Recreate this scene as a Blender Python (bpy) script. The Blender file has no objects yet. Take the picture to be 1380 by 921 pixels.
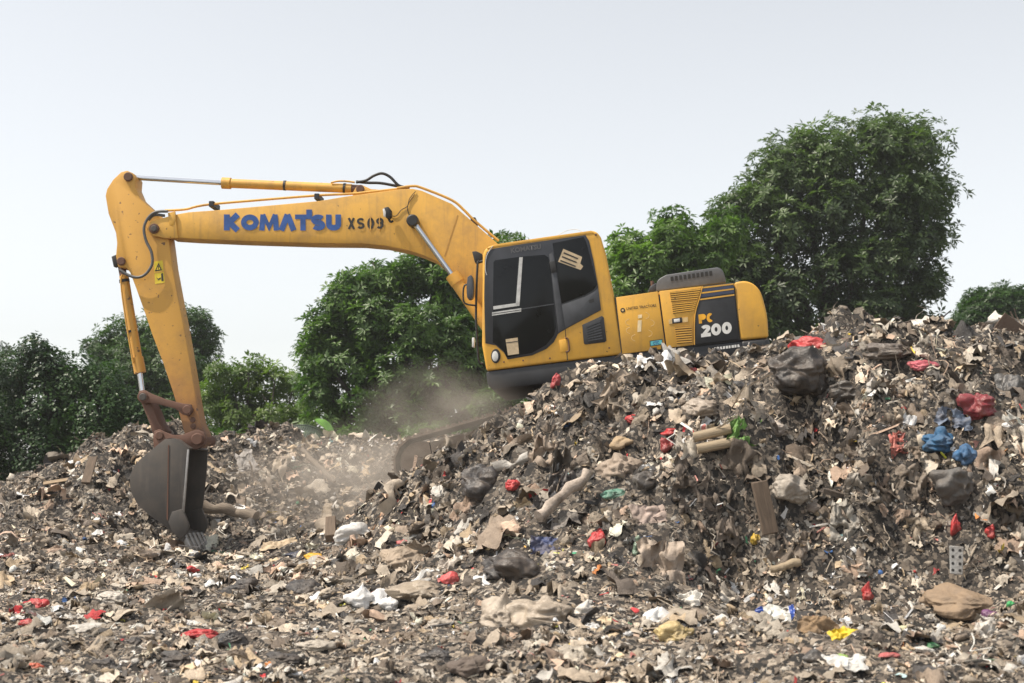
import bpy, bmesh, math, random
import numpy as np
from mathutils import Vector, Matrix
random.seed(7); RNG = np.random.default_rng(7)
R = math.radians
S = bpy.context.scene
C = S.collection

# ------------------------------------------------------------------ camera
LENS, CAMZ = 50.0, 1.6
FPX = 1380 * LENS / 36.0
PITCH = math.atan((660 - 460.5) / FPX)
cd = bpy.data.cameras.new('camera'); cam = bpy.data.objects.new('camera', cd); C.objects.link(cam)
cam.location = (0, 0, CAMZ); cam.rotation_euler = (R(90) + PITCH, 0, 0)
cd.lens = LENS; cd.sensor_width = 36; cd.clip_end = 6000; cd.clip_start = 0.1
cd.dof.use_dof = True; cd.dof.focus_distance = 20.5; cd.dof.aperture_fstop = 1.8
S.camera = cam
S.render.resolution_x, S.render.resolution_y = 1024, 683

# ------------------------------------------------------------------ sky and sun
SUN_TO = Vector((-0.50, -0.13, 0.85)).normalized()
w = bpy.data.worlds.new('World'); S.world = w; w.use_nodes = True
nt = w.node_tree; nt.nodes.clear()
o_ = nt.nodes.new('ShaderNodeOutputWorld'); bg = nt.nodes.new('ShaderNodeBackground')
sk = nt.nodes.new('ShaderNodeTexSky'); sk.sky_type = 'NISHITA'; sk.sun_disc = False
sk.sun_elevation = math.asin(SUN_TO.z); sk.sun_rotation = math.atan2(SUN_TO.x, SUN_TO.y)
sk.dust_density = 1.0; sk.air_density = 1.25; sk.ozone_density = 1.0; sk.altitude = 0
hs = nt.nodes.new('ShaderNodeHueSaturation'); hs.inputs['Saturation'].default_value = 0.20
nt.links.new(sk.outputs[0], hs.inputs['Color']); nt.links.new(hs.outputs[0], bg.inputs[0])
bg.inputs[1].default_value = 0.15; nt.links.new(bg.outputs[0], o_.inputs[0])
sd = bpy.data.lights.new('sun', 'SUN'); sd.energy = 4.8; sd.angle = R(0.6); sd.color = (1, 0.90, 0.77)
so = bpy.data.objects.new('sun', sd); C.objects.link(so)
so.rotation_euler = SUN_TO.to_track_quat('Z', 'Y').to_euler(); so.location = (0, 0, 40)
S.view_settings.view_transform = 'Standard'; S.view_settings.look = 'None'
S.view_settings.exposure = 0.33; S.view_settings.gamma = 1.0

# ------------------------------------------------------------------ helpers
def P(px, py, Y):
    u = (px - 690) / FPX; v = (460.5 - py) / FPX
    t = Y / (math.cos(PITCH) - v * math.sin(PITCH))
    return Vector((u * t, Y, CAMZ + t * (math.sin(PITCH) + v * math.cos(PITCH))))
def ray(px, py):
    u = (px - 690) / FPX; v = (460.5 - py) / FPX
    return np.array((u, math.cos(PITCH) - v * math.sin(PITCH), math.sin(PITCH) + v * math.cos(PITCH)))
def tag(o, label=None, cat=None, group=None, kind=None):
    if label: o['label'] = label
    if cat: o['category'] = cat
    if group: o['group'] = group
    if kind: o['kind'] = kind
    return o
def empty(name, loc=(0, 0, 0), rz=0):
    o = bpy.data.objects.new(name, None); C.objects.link(o); o.location = loc; o.rotation_euler = (0, 0, rz)
    o.empty_display_size = 0.3
    return o
def link(name, me, mat, parent=None):
    o = bpy.data.objects.new(name, me); C.objects.link(o)
    if mat and not me.materials: me.materials.append(mat)
    o.parent = parent
    return o
def mk(name, v, f, mat, parent=None, smooth=False, bevel=0, seg=1, angle=40):
    bm = bmesh.new()
    vs = [bm.verts.new(p) for p in v]
    for q in f:
        try: bm.faces.new([vs[i] for i in q])
        except ValueError: pass
    bmesh.ops.recalc_face_normals(bm, faces=bm.faces)
    if bevel:
        es = [e for e in bm.edges if len(e.link_faces) == 2 and e.calc_face_angle(0) > R(25)]
        bmesh.ops.bevel(bm, geom=es, offset=bevel, segments=seg, affect='EDGES', clamp_overlap=True, profile=0.5)
    me = bpy.data.meshes.new(name); bm.to_mesh(me); bm.free()
    if smooth:
        for p in me.polygons: p.use_smooth = True
        me.set_sharp_from_angle(angle=R(angle))
    return link(name, me, mat, parent)
def tube_geo(pts, rad, n=8, cap=True):
    pts = [Vector(p) for p in pts]; k = len(pts)
    rad = rad if isinstance(rad, (list, tuple)) else [rad] * k
    v, f = [], []; a = None
    for i, p in enumerate(pts):
        d = (pts[min(i + 1, k - 1)] - pts[max(i - 1, 0)]).normalized()
        if a is None:
            a = d.orthogonal().normalized()
        a = (a - d * a.dot(d)).normalized(); b = d.cross(a)
        for j in range(n):
            t = 2 * math.pi * j / n
            v.append(p + (a * math.cos(t) + b * math.sin(t)) * rad[i])
    for i in range(k - 1):
        for j in range(n):
            f.append((i * n + j, i * n + (j + 1) % n, (i + 1) * n + (j + 1) % n, (i + 1) * n + j))
    if cap: f += [tuple(range(n)), tuple((k - 1) * n + j for j in range(n))]
    return v, f
def tube(name, pts, rad, mat, parent=None, n=10):
    v, f = tube_geo(pts, rad, n); return mk(name, v, f, mat, parent, True, angle=50)
def catmull(pts, m=6):
    pts = [Vector(p) for p in pts]; q = [pts[0]] + pts + [pts[-1]]; out = []
    for i in range(1, len(q) - 2):
        for s in range(m):
            t = s / m; a, b, c, d = q[i - 1], q[i], q[i + 1], q[i + 2]
            out.append(0.5 * ((2 * b) + (c - a) * t + (2 * a - 5 * b + 4 * c - d) * t * t + (3 * b - a - 3 * c + d) * t ** 3))
    return out + [pts[-1]]
def box_geo(c, s):
    v = [(c[0] + s[0] * x / 2, c[1] + s[1] * y / 2, c[2] + s[2] * z / 2) for x in (-1, 1) for y in (-1, 1) for z in (-1, 1)]
    return v, [(0, 1, 3, 2), (4, 6, 7, 5), (0, 4, 5, 1), (2, 3, 7, 6), (0, 2, 6, 4), (1, 5, 7, 3)]
# --- numpy value noise
def _h(i, j, k, s):
    n = (i * 374761393 + j * 668265263 + k * 2147483647 + s * 1274126177) & 0xffffffff
    n = ((n ^ (n >> 13)) * 1274126177) & 0xffffffff
    n = ((n ^ (n >> 16)) * 2246822519) & 0xffffffff
    return ((n ^ (n >> 15)) & 0xffff) / 32767.5 - 1
def vn(p, s=0):
    p = np.asarray(p, float); i = np.floor(p).astype(np.int64); f = p - i; f = f * f * f * (f * (f * 6 - 15) + 10)
    r = 0
    for a in (0, 1):
        for b in (0, 1):
            for c in (0, 1):
                wgt = (f[:, 0] if a else 1 - f[:, 0]) * (f[:, 1] if b else 1 - f[:, 1]) * (f[:, 2] if c else 1 - f[:, 2])
                r = r + wgt * _h(i[:, 0] + a, i[:, 1] + b, i[:, 2] + c, s)
    return r
def fbm(p, s=0, o=4, g=0.5):
    r = 0; a = 1
    for k in range(o):
        r = r + a * vn(p * 2 ** k + 17.3 * k, s + k); a *= g
    return r

# ------------------------------------------------------------------ materials
MATS = {}
def nodes(name):
    m = bpy.data.materials.new(name); m.use_nodes = True; n = m.node_tree
    b = n.nodes['Principled BSDF']; return m, n, b
def ramp(n, fac, stops):
    r = n.nodes.new('ShaderNodeValToRGB'); n.links.new(fac, r.inputs[0])
    e = r.color_ramp.elements
    while len(e) < len(stops): e.new(0.5)
    for x, (p, c) in zip(e, stops): x.position = p; x.color = (c[0], c[1], c[2], 1) if not isinstance(c, float) else (c, c, c, 1)
    return r
def noise(n, scale, detail=4, rough=0.6, vec=None, dist=0):
    t = n.nodes.new('ShaderNodeTexNoise'); t.inputs['Scale'].default_value = scale
    t.inputs['Detail'].default_value = detail; t.inputs['Roughness'].default_value = rough; t.inputs['Distortion'].default_value = dist
    if vec is None:
        tc = n.nodes.new('ShaderNodeTexCoord'); vec = tc.outputs['Object']
    n.links.new(vec, t.inputs['Vector']); return t
def mixc(n, fac, a, b, mode='MIX'):
    m = n.nodes.new('ShaderNodeMix'); m.data_type = 'RGBA'; m.blend_type = mode
    if isinstance(fac, float): m.inputs[0].default_value = fac
    else: n.links.new(fac, m.inputs[0])
    for i, c in ((6, a), (7, b)):
        if isinstance(c, tuple): m.inputs[i].default_value = (c[0], c[1], c[2], 1)
        else: n.links.new(c, m.inputs[i])
    return m.outputs[2]
def bump(n, b, h, strength, dist=0.02):
    u = n.nodes.new('ShaderNodeBump'); u.inputs['Strength'].default_value = strength; u.inputs['Distance'].default_value = dist
    n.links.new(h, u.inputs['Height']); n.links.new(u.outputs[0], b.inputs['Normal'])
def painted(name, col, dirt=(0.16, 0.10, 0.06), amt=0.5, rough=0.42, scale=1.6, chips=True):
    m, n, b = nodes(name)
    a = noise(n, scale, 8, 0.68); r1 = ramp(n, a.outputs[0], [(0.42, 0.0), (0.80, float(amt))])
    c = mixc(n, r1.outputs[0], col, dirt)
    tc = n.nodes.new('ShaderNodeTexCoord'); mp = n.nodes.new('ShaderNodeMapping'); mp.inputs['Scale'].default_value = (9, 9, 0.9)
    n.links.new(tc.outputs['Object'], mp.inputs[0])
    st = noise(n, 1.5, 5, 0.6, mp.outputs[0]); r2 = ramp(n, st.outputs[0], [(0.52, 0.0), (0.8, float(amt) * 0.6)])
    c = mixc(n, r2.outputs[0], c, dirt)
    if chips:
        d = noise(n, 14, 3, 0.5); r3 = ramp(n, d.outputs[0], [(0.70, 0.0), (0.74, 0.8)]); c = mixc(n, r3.outputs[0], c, (0.07, 0.045, 0.03))
    n.links.new(c, b.inputs['Base Color'])
    rr = ramp(n, a.outputs[0], [(0.3, float(rough)), (0.8, float(rough) + 0.3)]); n.links.new(rr.outputs[0], b.inputs['Roughness'])
    bump(n, b, a.outputs[0], 0.12, 0.01)
    return m
def plain(name, col, rough=0.6, metal=0.0, var=0.25, scale=8, bmp=0.1):
    m, n, b = nodes(name)
    a = noise(n, scale, 6, 0.65); r = ramp(n, a.outputs[0], [(0.3, tuple(x * (1 - var) for x in col)), (0.7, tuple(min(1, x * (1 + var)) for x in col))])
    n.links.new(r.outputs[0], b.inputs['Base Color']); b.inputs['Roughness'].default_value = rough; b.inputs['Metallic'].default_value = metal
    if bmp: bump(n, b, a.outputs[0], bmp, 0.01)
    return m
YEL = (0.70, 0.375, 0.045)
YELLOW = painted('yellow_paint', YEL, (0.20, 0.13, 0.075), amt=0.5)
YELLOW_BOOM = painted('yellow_boom_paint', (0.67, 0.37, 0.06), (0.19, 0.12, 0.07), amt=0.72)
DARK = plain('charcoal_paint', (0.016, 0.017, 0.020), 0.5, 0, 0.4, 4)
DOORBLACK = plain('black_door_paint', (0.022, 0.024, 0.030), 0.35, 0, 0.3, 4)
GREYP = plain('grey_plastic', (0.042, 0.045, 0.052), 0.5, 0, 0.3, 5)
BLACK = plain('black_rubber', (0.014, 0.014, 0.014), 0.55, 0, 0.3, 12)
HOSE = plain('grey_hose', (0.09, 0.09, 0.09), 0.5, 0, 0.3, 12)
GLASS = plain('dark_interior_glass', (0.006, 0.007, 0.008), 0.06, 0, 0.2, 3, 0)  # opaque near-black panes: the unlit cab interior is put into the colour
GLASS.node_tree.nodes['Principled BSDF'].inputs['Specular IOR Level'].default_value = 0.22
CHROME = plain('chrome_rod', (0.62, 0.64, 0.68), 0.16, 1.0, 0.08, 3, 0)
STEEL = painted('bucket_steel', (0.055, 0.049, 0.044), (0.12, 0.10, 0.082), 0.8, 0.55, 3, False)
WORN = plain('worn_steel', (0.30, 0.29, 0.28), 0.42, 0.6, 0.3, 6)
RUST = painted('rusty_brown_paint', (0.13, 0.062, 0.040), (0.09, 0.06, 0.045), 0.8, 0.65, 3, True)
TRACKM = plain('dusty_track_steel', (0.17, 0.125, 0.095), 0.9, 0, 0.45, 5)
WHITE = plain('white_paint', (0.70, 0.69, 0.66), 0.55, 0, 0.12, 10)
BLUE = plain('blue_lettering', (0.022, 0.085, 0.30), 0.5, 0, 0.3, 6)
INK = plain('black_lettering', (0.02, 0.018, 0.016), 0.6, 0, 0.3, 6)
NAVY = plain('navy_stripe', (0.035, 0.045, 0.085), 0.45, 0, 0.3, 6)
LENSM = plain('lamp_lens', (0.62, 0.62, 0.60), 0.2, 0, 0.1, 6, 0)
TAN = plain('tan_card', (0.50, 0.39, 0.25), 0.75, 0, 0.2, 14)
STICKY = plain('yellow_sticker', (0.72, 0.55, 0.03), 0.5, 0, 0.15, 14)
CYAN = plain('cyan_sticker', (0.10, 0.42, 0.45), 0.5, 0, 0.15, 14)
FAINT = plain('faded_white_print', (0.66, 0.46, 0.20), 0.6, 0, 0.2, 20)
# arm: yellow turning to rust and mud towards the bucket (the wear of a digging arm)
def arm_mat():
    m, n, b = nodes('worn_arm_paint')
    tc = n.nodes.new('ShaderNodeTexCoord'); sp = n.nodes.new('ShaderNodeSeparateXYZ'); n.links.new(tc.outputs['Object'], sp.inputs[0])
    a = noise(n, 2.2, 8, 0.7); ad = n.nodes.new('ShaderNodeMath'); ad.operation = 'MULTIPLY_ADD'
    n.links.new(a.outputs[0], ad.inputs[0]); ad.inputs[1].default_value = 1.7; n.links.new(sp.outputs[2], ad.inputs[2])
    g = n.nodes.new('ShaderNodeMapRange'); n.links.new(ad.outputs[0], g.inputs[0])
    g.inputs[1].default_value = ZR + 0.55; g.inputs[2].default_value = ZR + 2.3; 
    r = ramp(n, g.outputs[0], [(0.0, (0.13, 0.062, 0.04)), (0.42, (0.33, 0.155, 0.05)), (0.8, (0.56, 0.29, 0.055)), (1.0, (0.60, 0.32, 0.055))])
    d = noise(n, 13, 3, 0.5); r3 = ramp(n, d.outputs[0], [(0.66, 0.0), (0.71, 0.85)]); c = mixc(n, r3.outputs[0], r.outputs[0], (0.07, 0.04, 0.03))
    e = noise(n, 1.3, 8, 0.7); r4 = ramp(n, e.outputs[0], [(0.48, 0.0), (0.75, 0.45)]); c = mixc(n, r4.outputs[0], c, (0.20, 0.12, 0.06))
    n.links.new(c, b.inputs['Base Color']); b.inputs['Roughness'].default_value = 0.55; bump(n, b, a.outputs[0], 0.15, 0.01)
    return m
# colour from the per-piece attribute, with grime
def attr_mat(name, rough=0.6, grime=0.5, scale=6, transl=0.0, spec=0.5):
    m, n, b = nodes(name)
    at = n.nodes.new('ShaderNodeAttribute'); at.attribute_name = 'col'
    if grime:
        a = noise(n, scale, 5, 0.7); r = ramp(n, a.outputs[0], [(0.36, 0.0), (0.72, float(grime))])
        c = mixc(n, r.outputs[0], at.outputs[0], (0.085, 0.066, 0.05)); f = noise(n, 22, 5, 0.7, None, 1.8); bump(n, b, f.outputs[0], 0.8, 0.035)
    else: c = at.outputs[0]
    n.links.new(c, b.inputs['Base Color']); b.inputs['Roughness'].default_value = rough; b.inputs['Specular IOR Level'].default_value = spec
    if transl:
        t = n.nodes.new('ShaderNodeBsdfTranslucent'); n.links.new(mixc(n, 1.0, c, (1.0, 1.25, 0.45), 'MULTIPLY'), t.inputs[0])
        mx = n.nodes.new('ShaderNodeMixShader'); mx.inputs[0].default_value = transl
        n.links.new(b.outputs[0], mx.inputs[1]); n.links.new(t.outputs[0], mx.inputs[2])
        n.links.new(mx.outputs[0], n.nodes['Material Output'].inputs[0])
    return m
LITTER = attr_mat('mixed_litter', 0.55, 0.40, 7)
LEAF = attr_mat('leaf', 0.42, 0, 1, 0.36, 0.45)
def trash(col, rough=0.5, dirt=0.5, scale=5):
    k = ('t',) + tuple(round(c, 3) for c in col) + (rough, dirt)
    if k not in MATS:
        m, n, b = nodes('dirty_plastic')
        a = noise(n, scale, 7, 0.7); r = ramp(n, a.outputs[0], [(0.38, 0.0), (0.68, min(1.0, dirt + 0.3))])
        c = mixc(n, r.outputs[0], tuple(col), (0.13, 0.10, 0.075)); n.links.new(c, b.inputs['Base Color'])
        b.inputs['Roughness'].default_value = rough
        f = noise(n, 16, 6, 0.65, None, 1.5); bump(n, b, f.outputs[0], 0.55, 0.03)
        MATS[k] = m
    return MATS[k]
def bark():
    m, n, b = nodes('bark'); a = noise(n, 6, 8, 0.7)
    r = ramp(n, a.outputs[0], [(0.3, (0.03, 0.024, 0.018)), (0.7, (0.10, 0.085, 0.068))]); n.links.new(r.outputs[0], b.inputs['Base Color'])
    b.inputs['Roughness'].default_value = 0.9; bump(n, b, a.outputs[0], 0.6, 0.05); return m
BARK = bark()
def wood(name, col):
    m, n, b = nodes(name); tc = n.nodes.new('ShaderNodeTexCoord'); mp = n.nodes.new('ShaderNodeMapping'); mp.inputs['Scale'].default_value = (1.5, 20, 20)
    n.links.new(tc.outputs['Object'], mp.inputs[0]); a = noise(n, 2.5, 6, 0.7, mp.outputs[0])
    r = ramp(n, a.outputs[0], [(0.3, tuple(c * 0.45 for c in col)), (0.7, col)]); n.links.new(r.outputs[0], b.inputs['Base Color'])
    b.inputs['Roughness'].default_value = 0.85; bump(n, b, a.outputs[0], 0.5, 0.02); return m
WOODG = wood('weathered_wood', (0.27, 0.22, 0.17)); WOODT = wood('tan_wood', (0.42, 0.31, 0.20)); WOODD = wood('dark_wood', (0.16, 0.115, 0.08))

# ------------------------------------------------------------------ ground and rubbish terrain
m_, n_, b_ = nodes('earth'); a_ = noise(n_, 0.8, 8, 0.7)
r_ = ramp(n_, a_.outputs[0], [(0.35, (0.10, 0.085, 0.06)), (0.7, (0.16, 0.15, 0.085))]); n_.links.new(r_.outputs[0], b_.inputs['Base Color']); b_.inputs['Roughness'].default_value = 0.95
gv, gf = [(-600, -300, -0.5), (600, -300, -0.5), (600, 900, -0.5), (-600, 900, -0.5)], [(0, 1, 2, 3)]
tag(mk('ground', gv, gf, m_), kind='structure')

ctrl = [P(*c) for c in [
 # flat foreground
 (-250, 921, 11.5), (50, 921, 11.5), (300, 921, 11.5), (600, 921, 11.5), (850, 921, 11.4), (1100, 921, 11.2), (1300, 925, 11.0), (1550, 925, 11.0),
 (-150, 850, 14), (100, 850, 14), (300, 850, 14), (480, 850, 14), (-150, 775, 18), (100, 775, 18), (300, 778, 18),
 (-150, 725, 21.5), (40, 722, 21.5), (150, 730, 22), (250, 748, 23.2), (360, 735, 21.5),
 # mound at the left, behind the bucket
 (-150, 700, 26), (-40, 680, 27), (0, 668, 27), (60, 641, 27.5), (120, 613, 28), (190, 594, 28.5), (250, 599, 29), (350, 602, 30), (450, 603, 30), (540, 603, 30),
 (100, 672, 25), (190, 655, 25.4), (330, 668, 26), (420, 668, 26), (480, 650, 26.5),
 # crest of the big mound
 (400, 758, 19.0), (455, 735, 19.5), (500, 692, 20), (540, 666, 20.3), (600, 632, 20.2), (650, 592, 20.1), (700, 554, 19.9), (740, 534, 19.7), (800, 523, 19.3), (850, 514, 19), (900, 512, 18.8), (960, 530, 18.6),
 (1020, 522, 18.4), (1050, 494, 18.3), (1100, 472, 18.3), (1190, 456, 18.5), (1250, 463, 18.5), (1300, 469, 18.5), (1340, 469, 18.5), (1400, 462, 18.5), (1550, 445, 18.5),
 # its face
 (500, 765, 17.2), (600, 695, 18), (600, 780, 15.6), (700, 632, 18), (700, 735, 16), (650, 845, 13.4), (800, 590, 17.7), (800, 680, 16.5), (800, 770, 15), (860, 845, 13.2),
 (900, 560, 17.3), (900, 640, 16.5), (950, 700, 16.0), (950, 775, 15.4), (1000, 560, 17.0), (1000, 625, 16.1), (1000, 745, 16.0), (1060, 640, 15.9), (1075, 695, 16.3), (1085, 755, 16.35), (1090, 785, 15.4),
 (1180, 545, 16.8), (1180, 620, 15.9), (1195, 690, 15.8), (1210, 762, 15.4), (1330, 545, 16.6), (1350, 640, 15.6), (1350, 745, 15.3), (1400, 800, 14.3),
 (1550, 620, 16), (1550, 760, 14.6), (1380, 850, 12.7), (1100, 835, 13.2), (1230, 845, 12.9)]]
ctrl += [Vector(c) for c in [(-16, 4, 0), (-6, 4, 0), (0, 4, 0), (6, 4, 0), (16, 4, 0), (-16, 14, 0.2), (-16, 22, 0.5), (-16, 29, 0.9), (16, 12, 0.4), (16, 16, 2.6), (16, 19, 3.6), (16, 28, 2.4),
 (-2.2, 22.5, 0.95), (-3, 24, 0.85), (-1.55, 22.3, 1.4), (0, 22.5, 1.95), (1.4, 22.5, 2.35), (4, 22.5, 2.75), (8, 22.5, 3.0), (-1.5, 24.5, 1.4), (0, 25, 1.95), (1.4, 25, 2.3), (4, 25, 2.6), (8, 25, 2.9), (2, 30, 2.3), (8, 30, 2.4),
 (-16, 36, -0.9), (-8, 36, -0.9), (-3, 36, -0.9), (3, 36, -0.9), (9, 36, -0.9), (16, 36, -0.9), (-8, 32.5, 1.1), (-3, 33, 1.3), (3, 33, 1.3)]]
A = np.array([tuple(c) for c in ctrl]); N = len(A)
def phi(d2): return 0.5 * d2 * np.log(d2 + 1e-9)
K = phi(((A[:, None, :2] - A[None, :, :2]) ** 2).sum(2)) + np.eye(N) * 0.006
Pm = np.c_[np.ones(N), A[:, :2]]
Wt = np.linalg.solve(np.block([[K, Pm], [Pm.T, np.zeros((3, 3))]]), np.r_[A[:, 2], np.zeros(3)])
GX0, GX1, GY0, GY1, GS = -13.0, 13.0, 4.0, 36.0, 0.075
gx = np.arange(GX0, GX1, GS); gy = np.arange(GY0, GY1, GS); NX, NY = len(gx), len(gy)
XX, YY = np.meshgrid(gx, gy); xy = np.c_[XX.ravel(), YY.ravel()]
zz = np.zeros(len(xy))
for s in range(0, len(xy), 20000):
    q = xy[s:s + 20000]; zz[s:s + 20000] = phi(((q[:, None] - A[None, :, :2]) ** 2).sum(2)) @ Wt[:N] + Wt[N] + q @ Wt[N + 1:]
zz -= 0.10; p3 = np.c_[xy, zz]
SM = zz.reshape(NY, NX).copy()
lump = np.clip((zz - 0.3) / 1.2, 0.25, 1)                                  # the heaps are lumpier than the flat
zz = zz + lump * (0.20 * fbm(p3 * 0.9, 3, 3) + 0.24 * (0.5 - np.abs(vn(p3 * 1.7, 9))) * 2 + 0.13 * (0.5 - np.abs(vn(p3 * 4.3, 19))) * 2) + 0.05 * fbm(p3 * 3.5, 5, 3) + 0.03 * lump * vn(p3 * 9, 8)
H = zz.reshape(NY, NX)
def hgt(x, y, G=None):
    G = H if G is None else G
    fx = np.clip((np.asarray(x, float) - GX0) / GS, 0, NX - 1.001); fy = np.clip((np.asarray(y, float) - GY0) / GS, 0, NY - 1.001)
    i = fx.astype(int); j = fy.astype(int); a = fx - i; b = fy - j
    return (G[j, i] * (1 - a) + G[j, i + 1] * a) * (1 - b) + (G[j + 1, i] * (1 - a) + G[j + 1, i + 1] * a) * b
def hit(px, py):
    d = ray(px, py); t = np.linspace(8, 34, 5200) / d[1]
    x = d[0] * t; y = d[1] * t; z = CAMZ + d[2] * t
    k = np.nonzero(z <= hgt(x, y))[0]
    if len(k) == 0:
        k = int(np.argmin(z - hgt(x, y))); return Vector((x[k], y[k], max(z[k] - 0.06, hgt(x[k], y[k]).item())))
    k = k[0]; return Vector((x[k], y[k], hgt(x[k], y[k]).item()))
def nrm(x, y, e=0.15):
    n = np.stack([-(hgt(x + e, y, SM) - hgt(x - e, y, SM)) / (2 * e), -(hgt(x, y + e, SM) - hgt(x, y - e, SM)) / (2 * e), np.ones_like(np.asarray(x, float))], -1)
    return n / np.linalg.norm(n, axis=-1, keepdims=True)
def big_mesh(name, v, tris, mat, col=None, smooth=False):
    me = bpy.data.meshes.new(name); k = tris.shape[1]
    me.vertices.add(len(v)); me.vertices.foreach_set('co', np.ascontiguousarray(v, np.float32).ravel())
    me.loops.add(tris.size); me.loops.foreach_set('vertex_index', np.ascontiguousarray(tris, np.int32).ravel())
    me.polygons.add(len(tris)); me.polygons.foreach_set('loop_start', np.arange(0, tris.size, k, dtype=np.int32))
    me.update(calc_edges=True)
    if col is not None:
        at = me.attributes.new('col', 'FLOAT_COLOR', 'POINT'); at.data.foreach_set('color', np.c_[col, np.ones(len(col))].astype(np.float32).ravel())
    if smooth: me.polygons.foreach_set('use_smooth', np.ones(len(tris), bool))
    me.validate(); me.materials.append(mat); return me
ii = (np.arange(NY - 1)[:, None] * NX + np.arange(NX - 1)[None]).ravel()
quads = np.stack([ii, ii + 1, ii + NX + 1, ii + NX], 1)
m_, n_, b_ = nodes('compacted_rubbish'); a_ = noise(n_, 5, 9, 0.75); c_ = noise(n_, 0.7, 4, 0.6)
r_ = ramp(n_, a_.outputs[0], [(0.35, (0.010, 0.009, 0.008)), (0.60, (0.028, 0.023, 0.019)), (0.80, (0.09, 0.072, 0.056))]); n_.links.new(r_.outputs[0], b_.inputs['Base Color'])
# base layer: pressed scraps too small to pick apart, as cells of mixed colour over dark fines
tc_ = n_.nodes.new('ShaderNodeTexCoord'); ds_ = noise(n_, 9, 4, 0.6); va_ = n_.nodes.new('ShaderNodeVectorMath'); va_.operation = 'MULTIPLY_ADD'; n_.links.new(ds_.outputs['Color'], va_.inputs[0]); va_.inputs[1].default_value = (0.13, 0.13, 0.13); n_.links.new(tc_.outputs['Object'], va_.inputs[2])
col_ = r_.outputs[0]; hts = []
for sc_, stops in ((11, [(0.0, (0.012, 0.011, 0.010)), (0.30, (0.05, 0.04, 0.032)), (0.50, (0.12, 0.096, 0.074)), (0.66, (0.24, 0.195, 0.15)), (0.86, (0.40, 0.34, 0.27))]), (24, [(0.0, (0.016, 0.014, 0.012)), (0.32, (0.08, 0.064, 0.05)), (0.58, (0.20, 0.165, 0.13)), (0.80, (0.36, 0.30, 0.235)), (0.95, (0.52, 0.48, 0.42))])):
    vo_ = n_.nodes.new('ShaderNodeTexVoronoi'); vo_.inputs['Scale'].default_value = sc_; n_.links.new(va_.outputs[0], vo_.inputs['Vector']); sp_ = n_.nodes.new('ShaderNodeSeparateColor'); n_.links.new(vo_.outputs['Color'], sp_.inputs[0])
    rv_ = ramp(n_, sp_.outputs[0], stops); rv_.color_ramp.interpolation = 'CONSTANT'; pick_ = ramp(n_, sp_.outputs[1], [(0.0, 0.0), (0.30, 1.0)]); pick_.color_ramp.interpolation = 'CONSTANT'
    col_ = mixc(n_, pick_.outputs[0], col_, rv_.outputs[0]); hts.append((vo_.outputs['Distance'], sp_.outputs[2]))
sx_ = n_.nodes.new('ShaderNodeSeparateXYZ'); n_.links.new(tc_.outputs['Object'], sx_.inputs[0]); fl_ = n_.nodes.new('ShaderNodeMapRange'); n_.links.new(sx_.outputs[2], fl_.inputs[0])   # more of the dark base is mixed in higher up the heaps than on the flat
for k_, x_ in ((1, 0.2), (2, 0.9), (3, 0.10), (4, 0.48)): fl_.inputs[k_].default_value = x_
n_.links.new(mixc(n_, fl_.outputs[0], col_, r_.outputs[0]), b_.inputs['Base Color']); b_.inputs['Roughness'].default_value = 0.85
hm_ = n_.nodes.new('ShaderNodeMath'); hm_.operation = 'ADD'; n_.links.new(hts[0][1], hm_.inputs[0]); n_.links.new(hts[1][1], hm_.inputs[1]); h2_ = n_.nodes.new('ShaderNodeMath'); h2_.operation = 'ADD'; n_.links.new(hm_.outputs[0], h2_.inputs[0]); n_.links.new(a_.outputs[0], h2_.inputs[1]); bump(n_, b_, h2_.outputs[0], 1.0, 0.035)
tag(link('rubbish_mound', big_mesh('rubbish_mound', np.c_[xy, zz], quads, m_, None, True), None), kind='structure')

# ------------------------------------------------------------------ excavator
PSI = R(4.0); O = P(793, 620, 23.0); O.z = 2.1
ZR = P(255, 585, 23.4).z - O.z                                  # height of the bucket pin in the machine's frame
E1 = np.array((math.cos(PSI), -math.sin(PSI), 0)); E2 = np.array((math.sin(PSI), math.cos(PSI), 0))
def M(px, py, l):
    d = ray(px, py); c = np.array((0, 0, CAMZ)) - np.array(tuple(O)); t = (l - c @ E2) / (d @ E2); p = c + t * d
    return Vector((p @ E1, l, p[2]))
EX = empty('excavator', O, -PSI)
tag(EX, 'yellow tracked excavator on the mound with its bucket lowered into the rubbish', 'excavator')
def prism(name, pts, l0, l1, mat, parent=EX, bevel=0.0, seg=2, at=None):
    a = [M(x, y, l0 if at is None else at) for x, y in pts]; k = len(a)
    v = [Vector((p.x, l0, p.z)) for p in a] + [Vector((p.x, l1, p.z)) for p in a]
    f = [tuple(range(k)), tuple(range(k, 2 * k))] + [(i, (i + 1) % k, k + (i + 1) % k, k + i) for i in range(k)]
    return mk(name, v, f, mat, parent, True, bevel, seg, 35)
def curve_px(pts, m=4): return [(p.x, p.y) for p in catmull([(x, y, 0) for x, y in pts], m)]
def cyl(name, a, b, l, r, mat, parent=EX, n=16, at=None):
    A_ = M(a[0], a[1], l); B_ = M(b[0], b[1], l); return tube(name, [A_, B_], r, mat, parent, n)
def disc(name, px, py, l0, l1, r, mat, parent=EX, n=20):
    c = M(px, py, l0); v, f = tube_geo([(c.x, l0, c.z), (c.x, l1, c.z)], r, n); return mk(name, v, f, mat, parent, True, min(0.012, r * 0.2), 1, 40)
def pipe(name, pts, l, r, mat, parent=EX, n=8, m=5):
    q = [M(p[0], p[1], p[2] if len(p) > 2 else l) for p in pts]; return tube(name, catmull(q, m), r, mat, parent, n)

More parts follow.
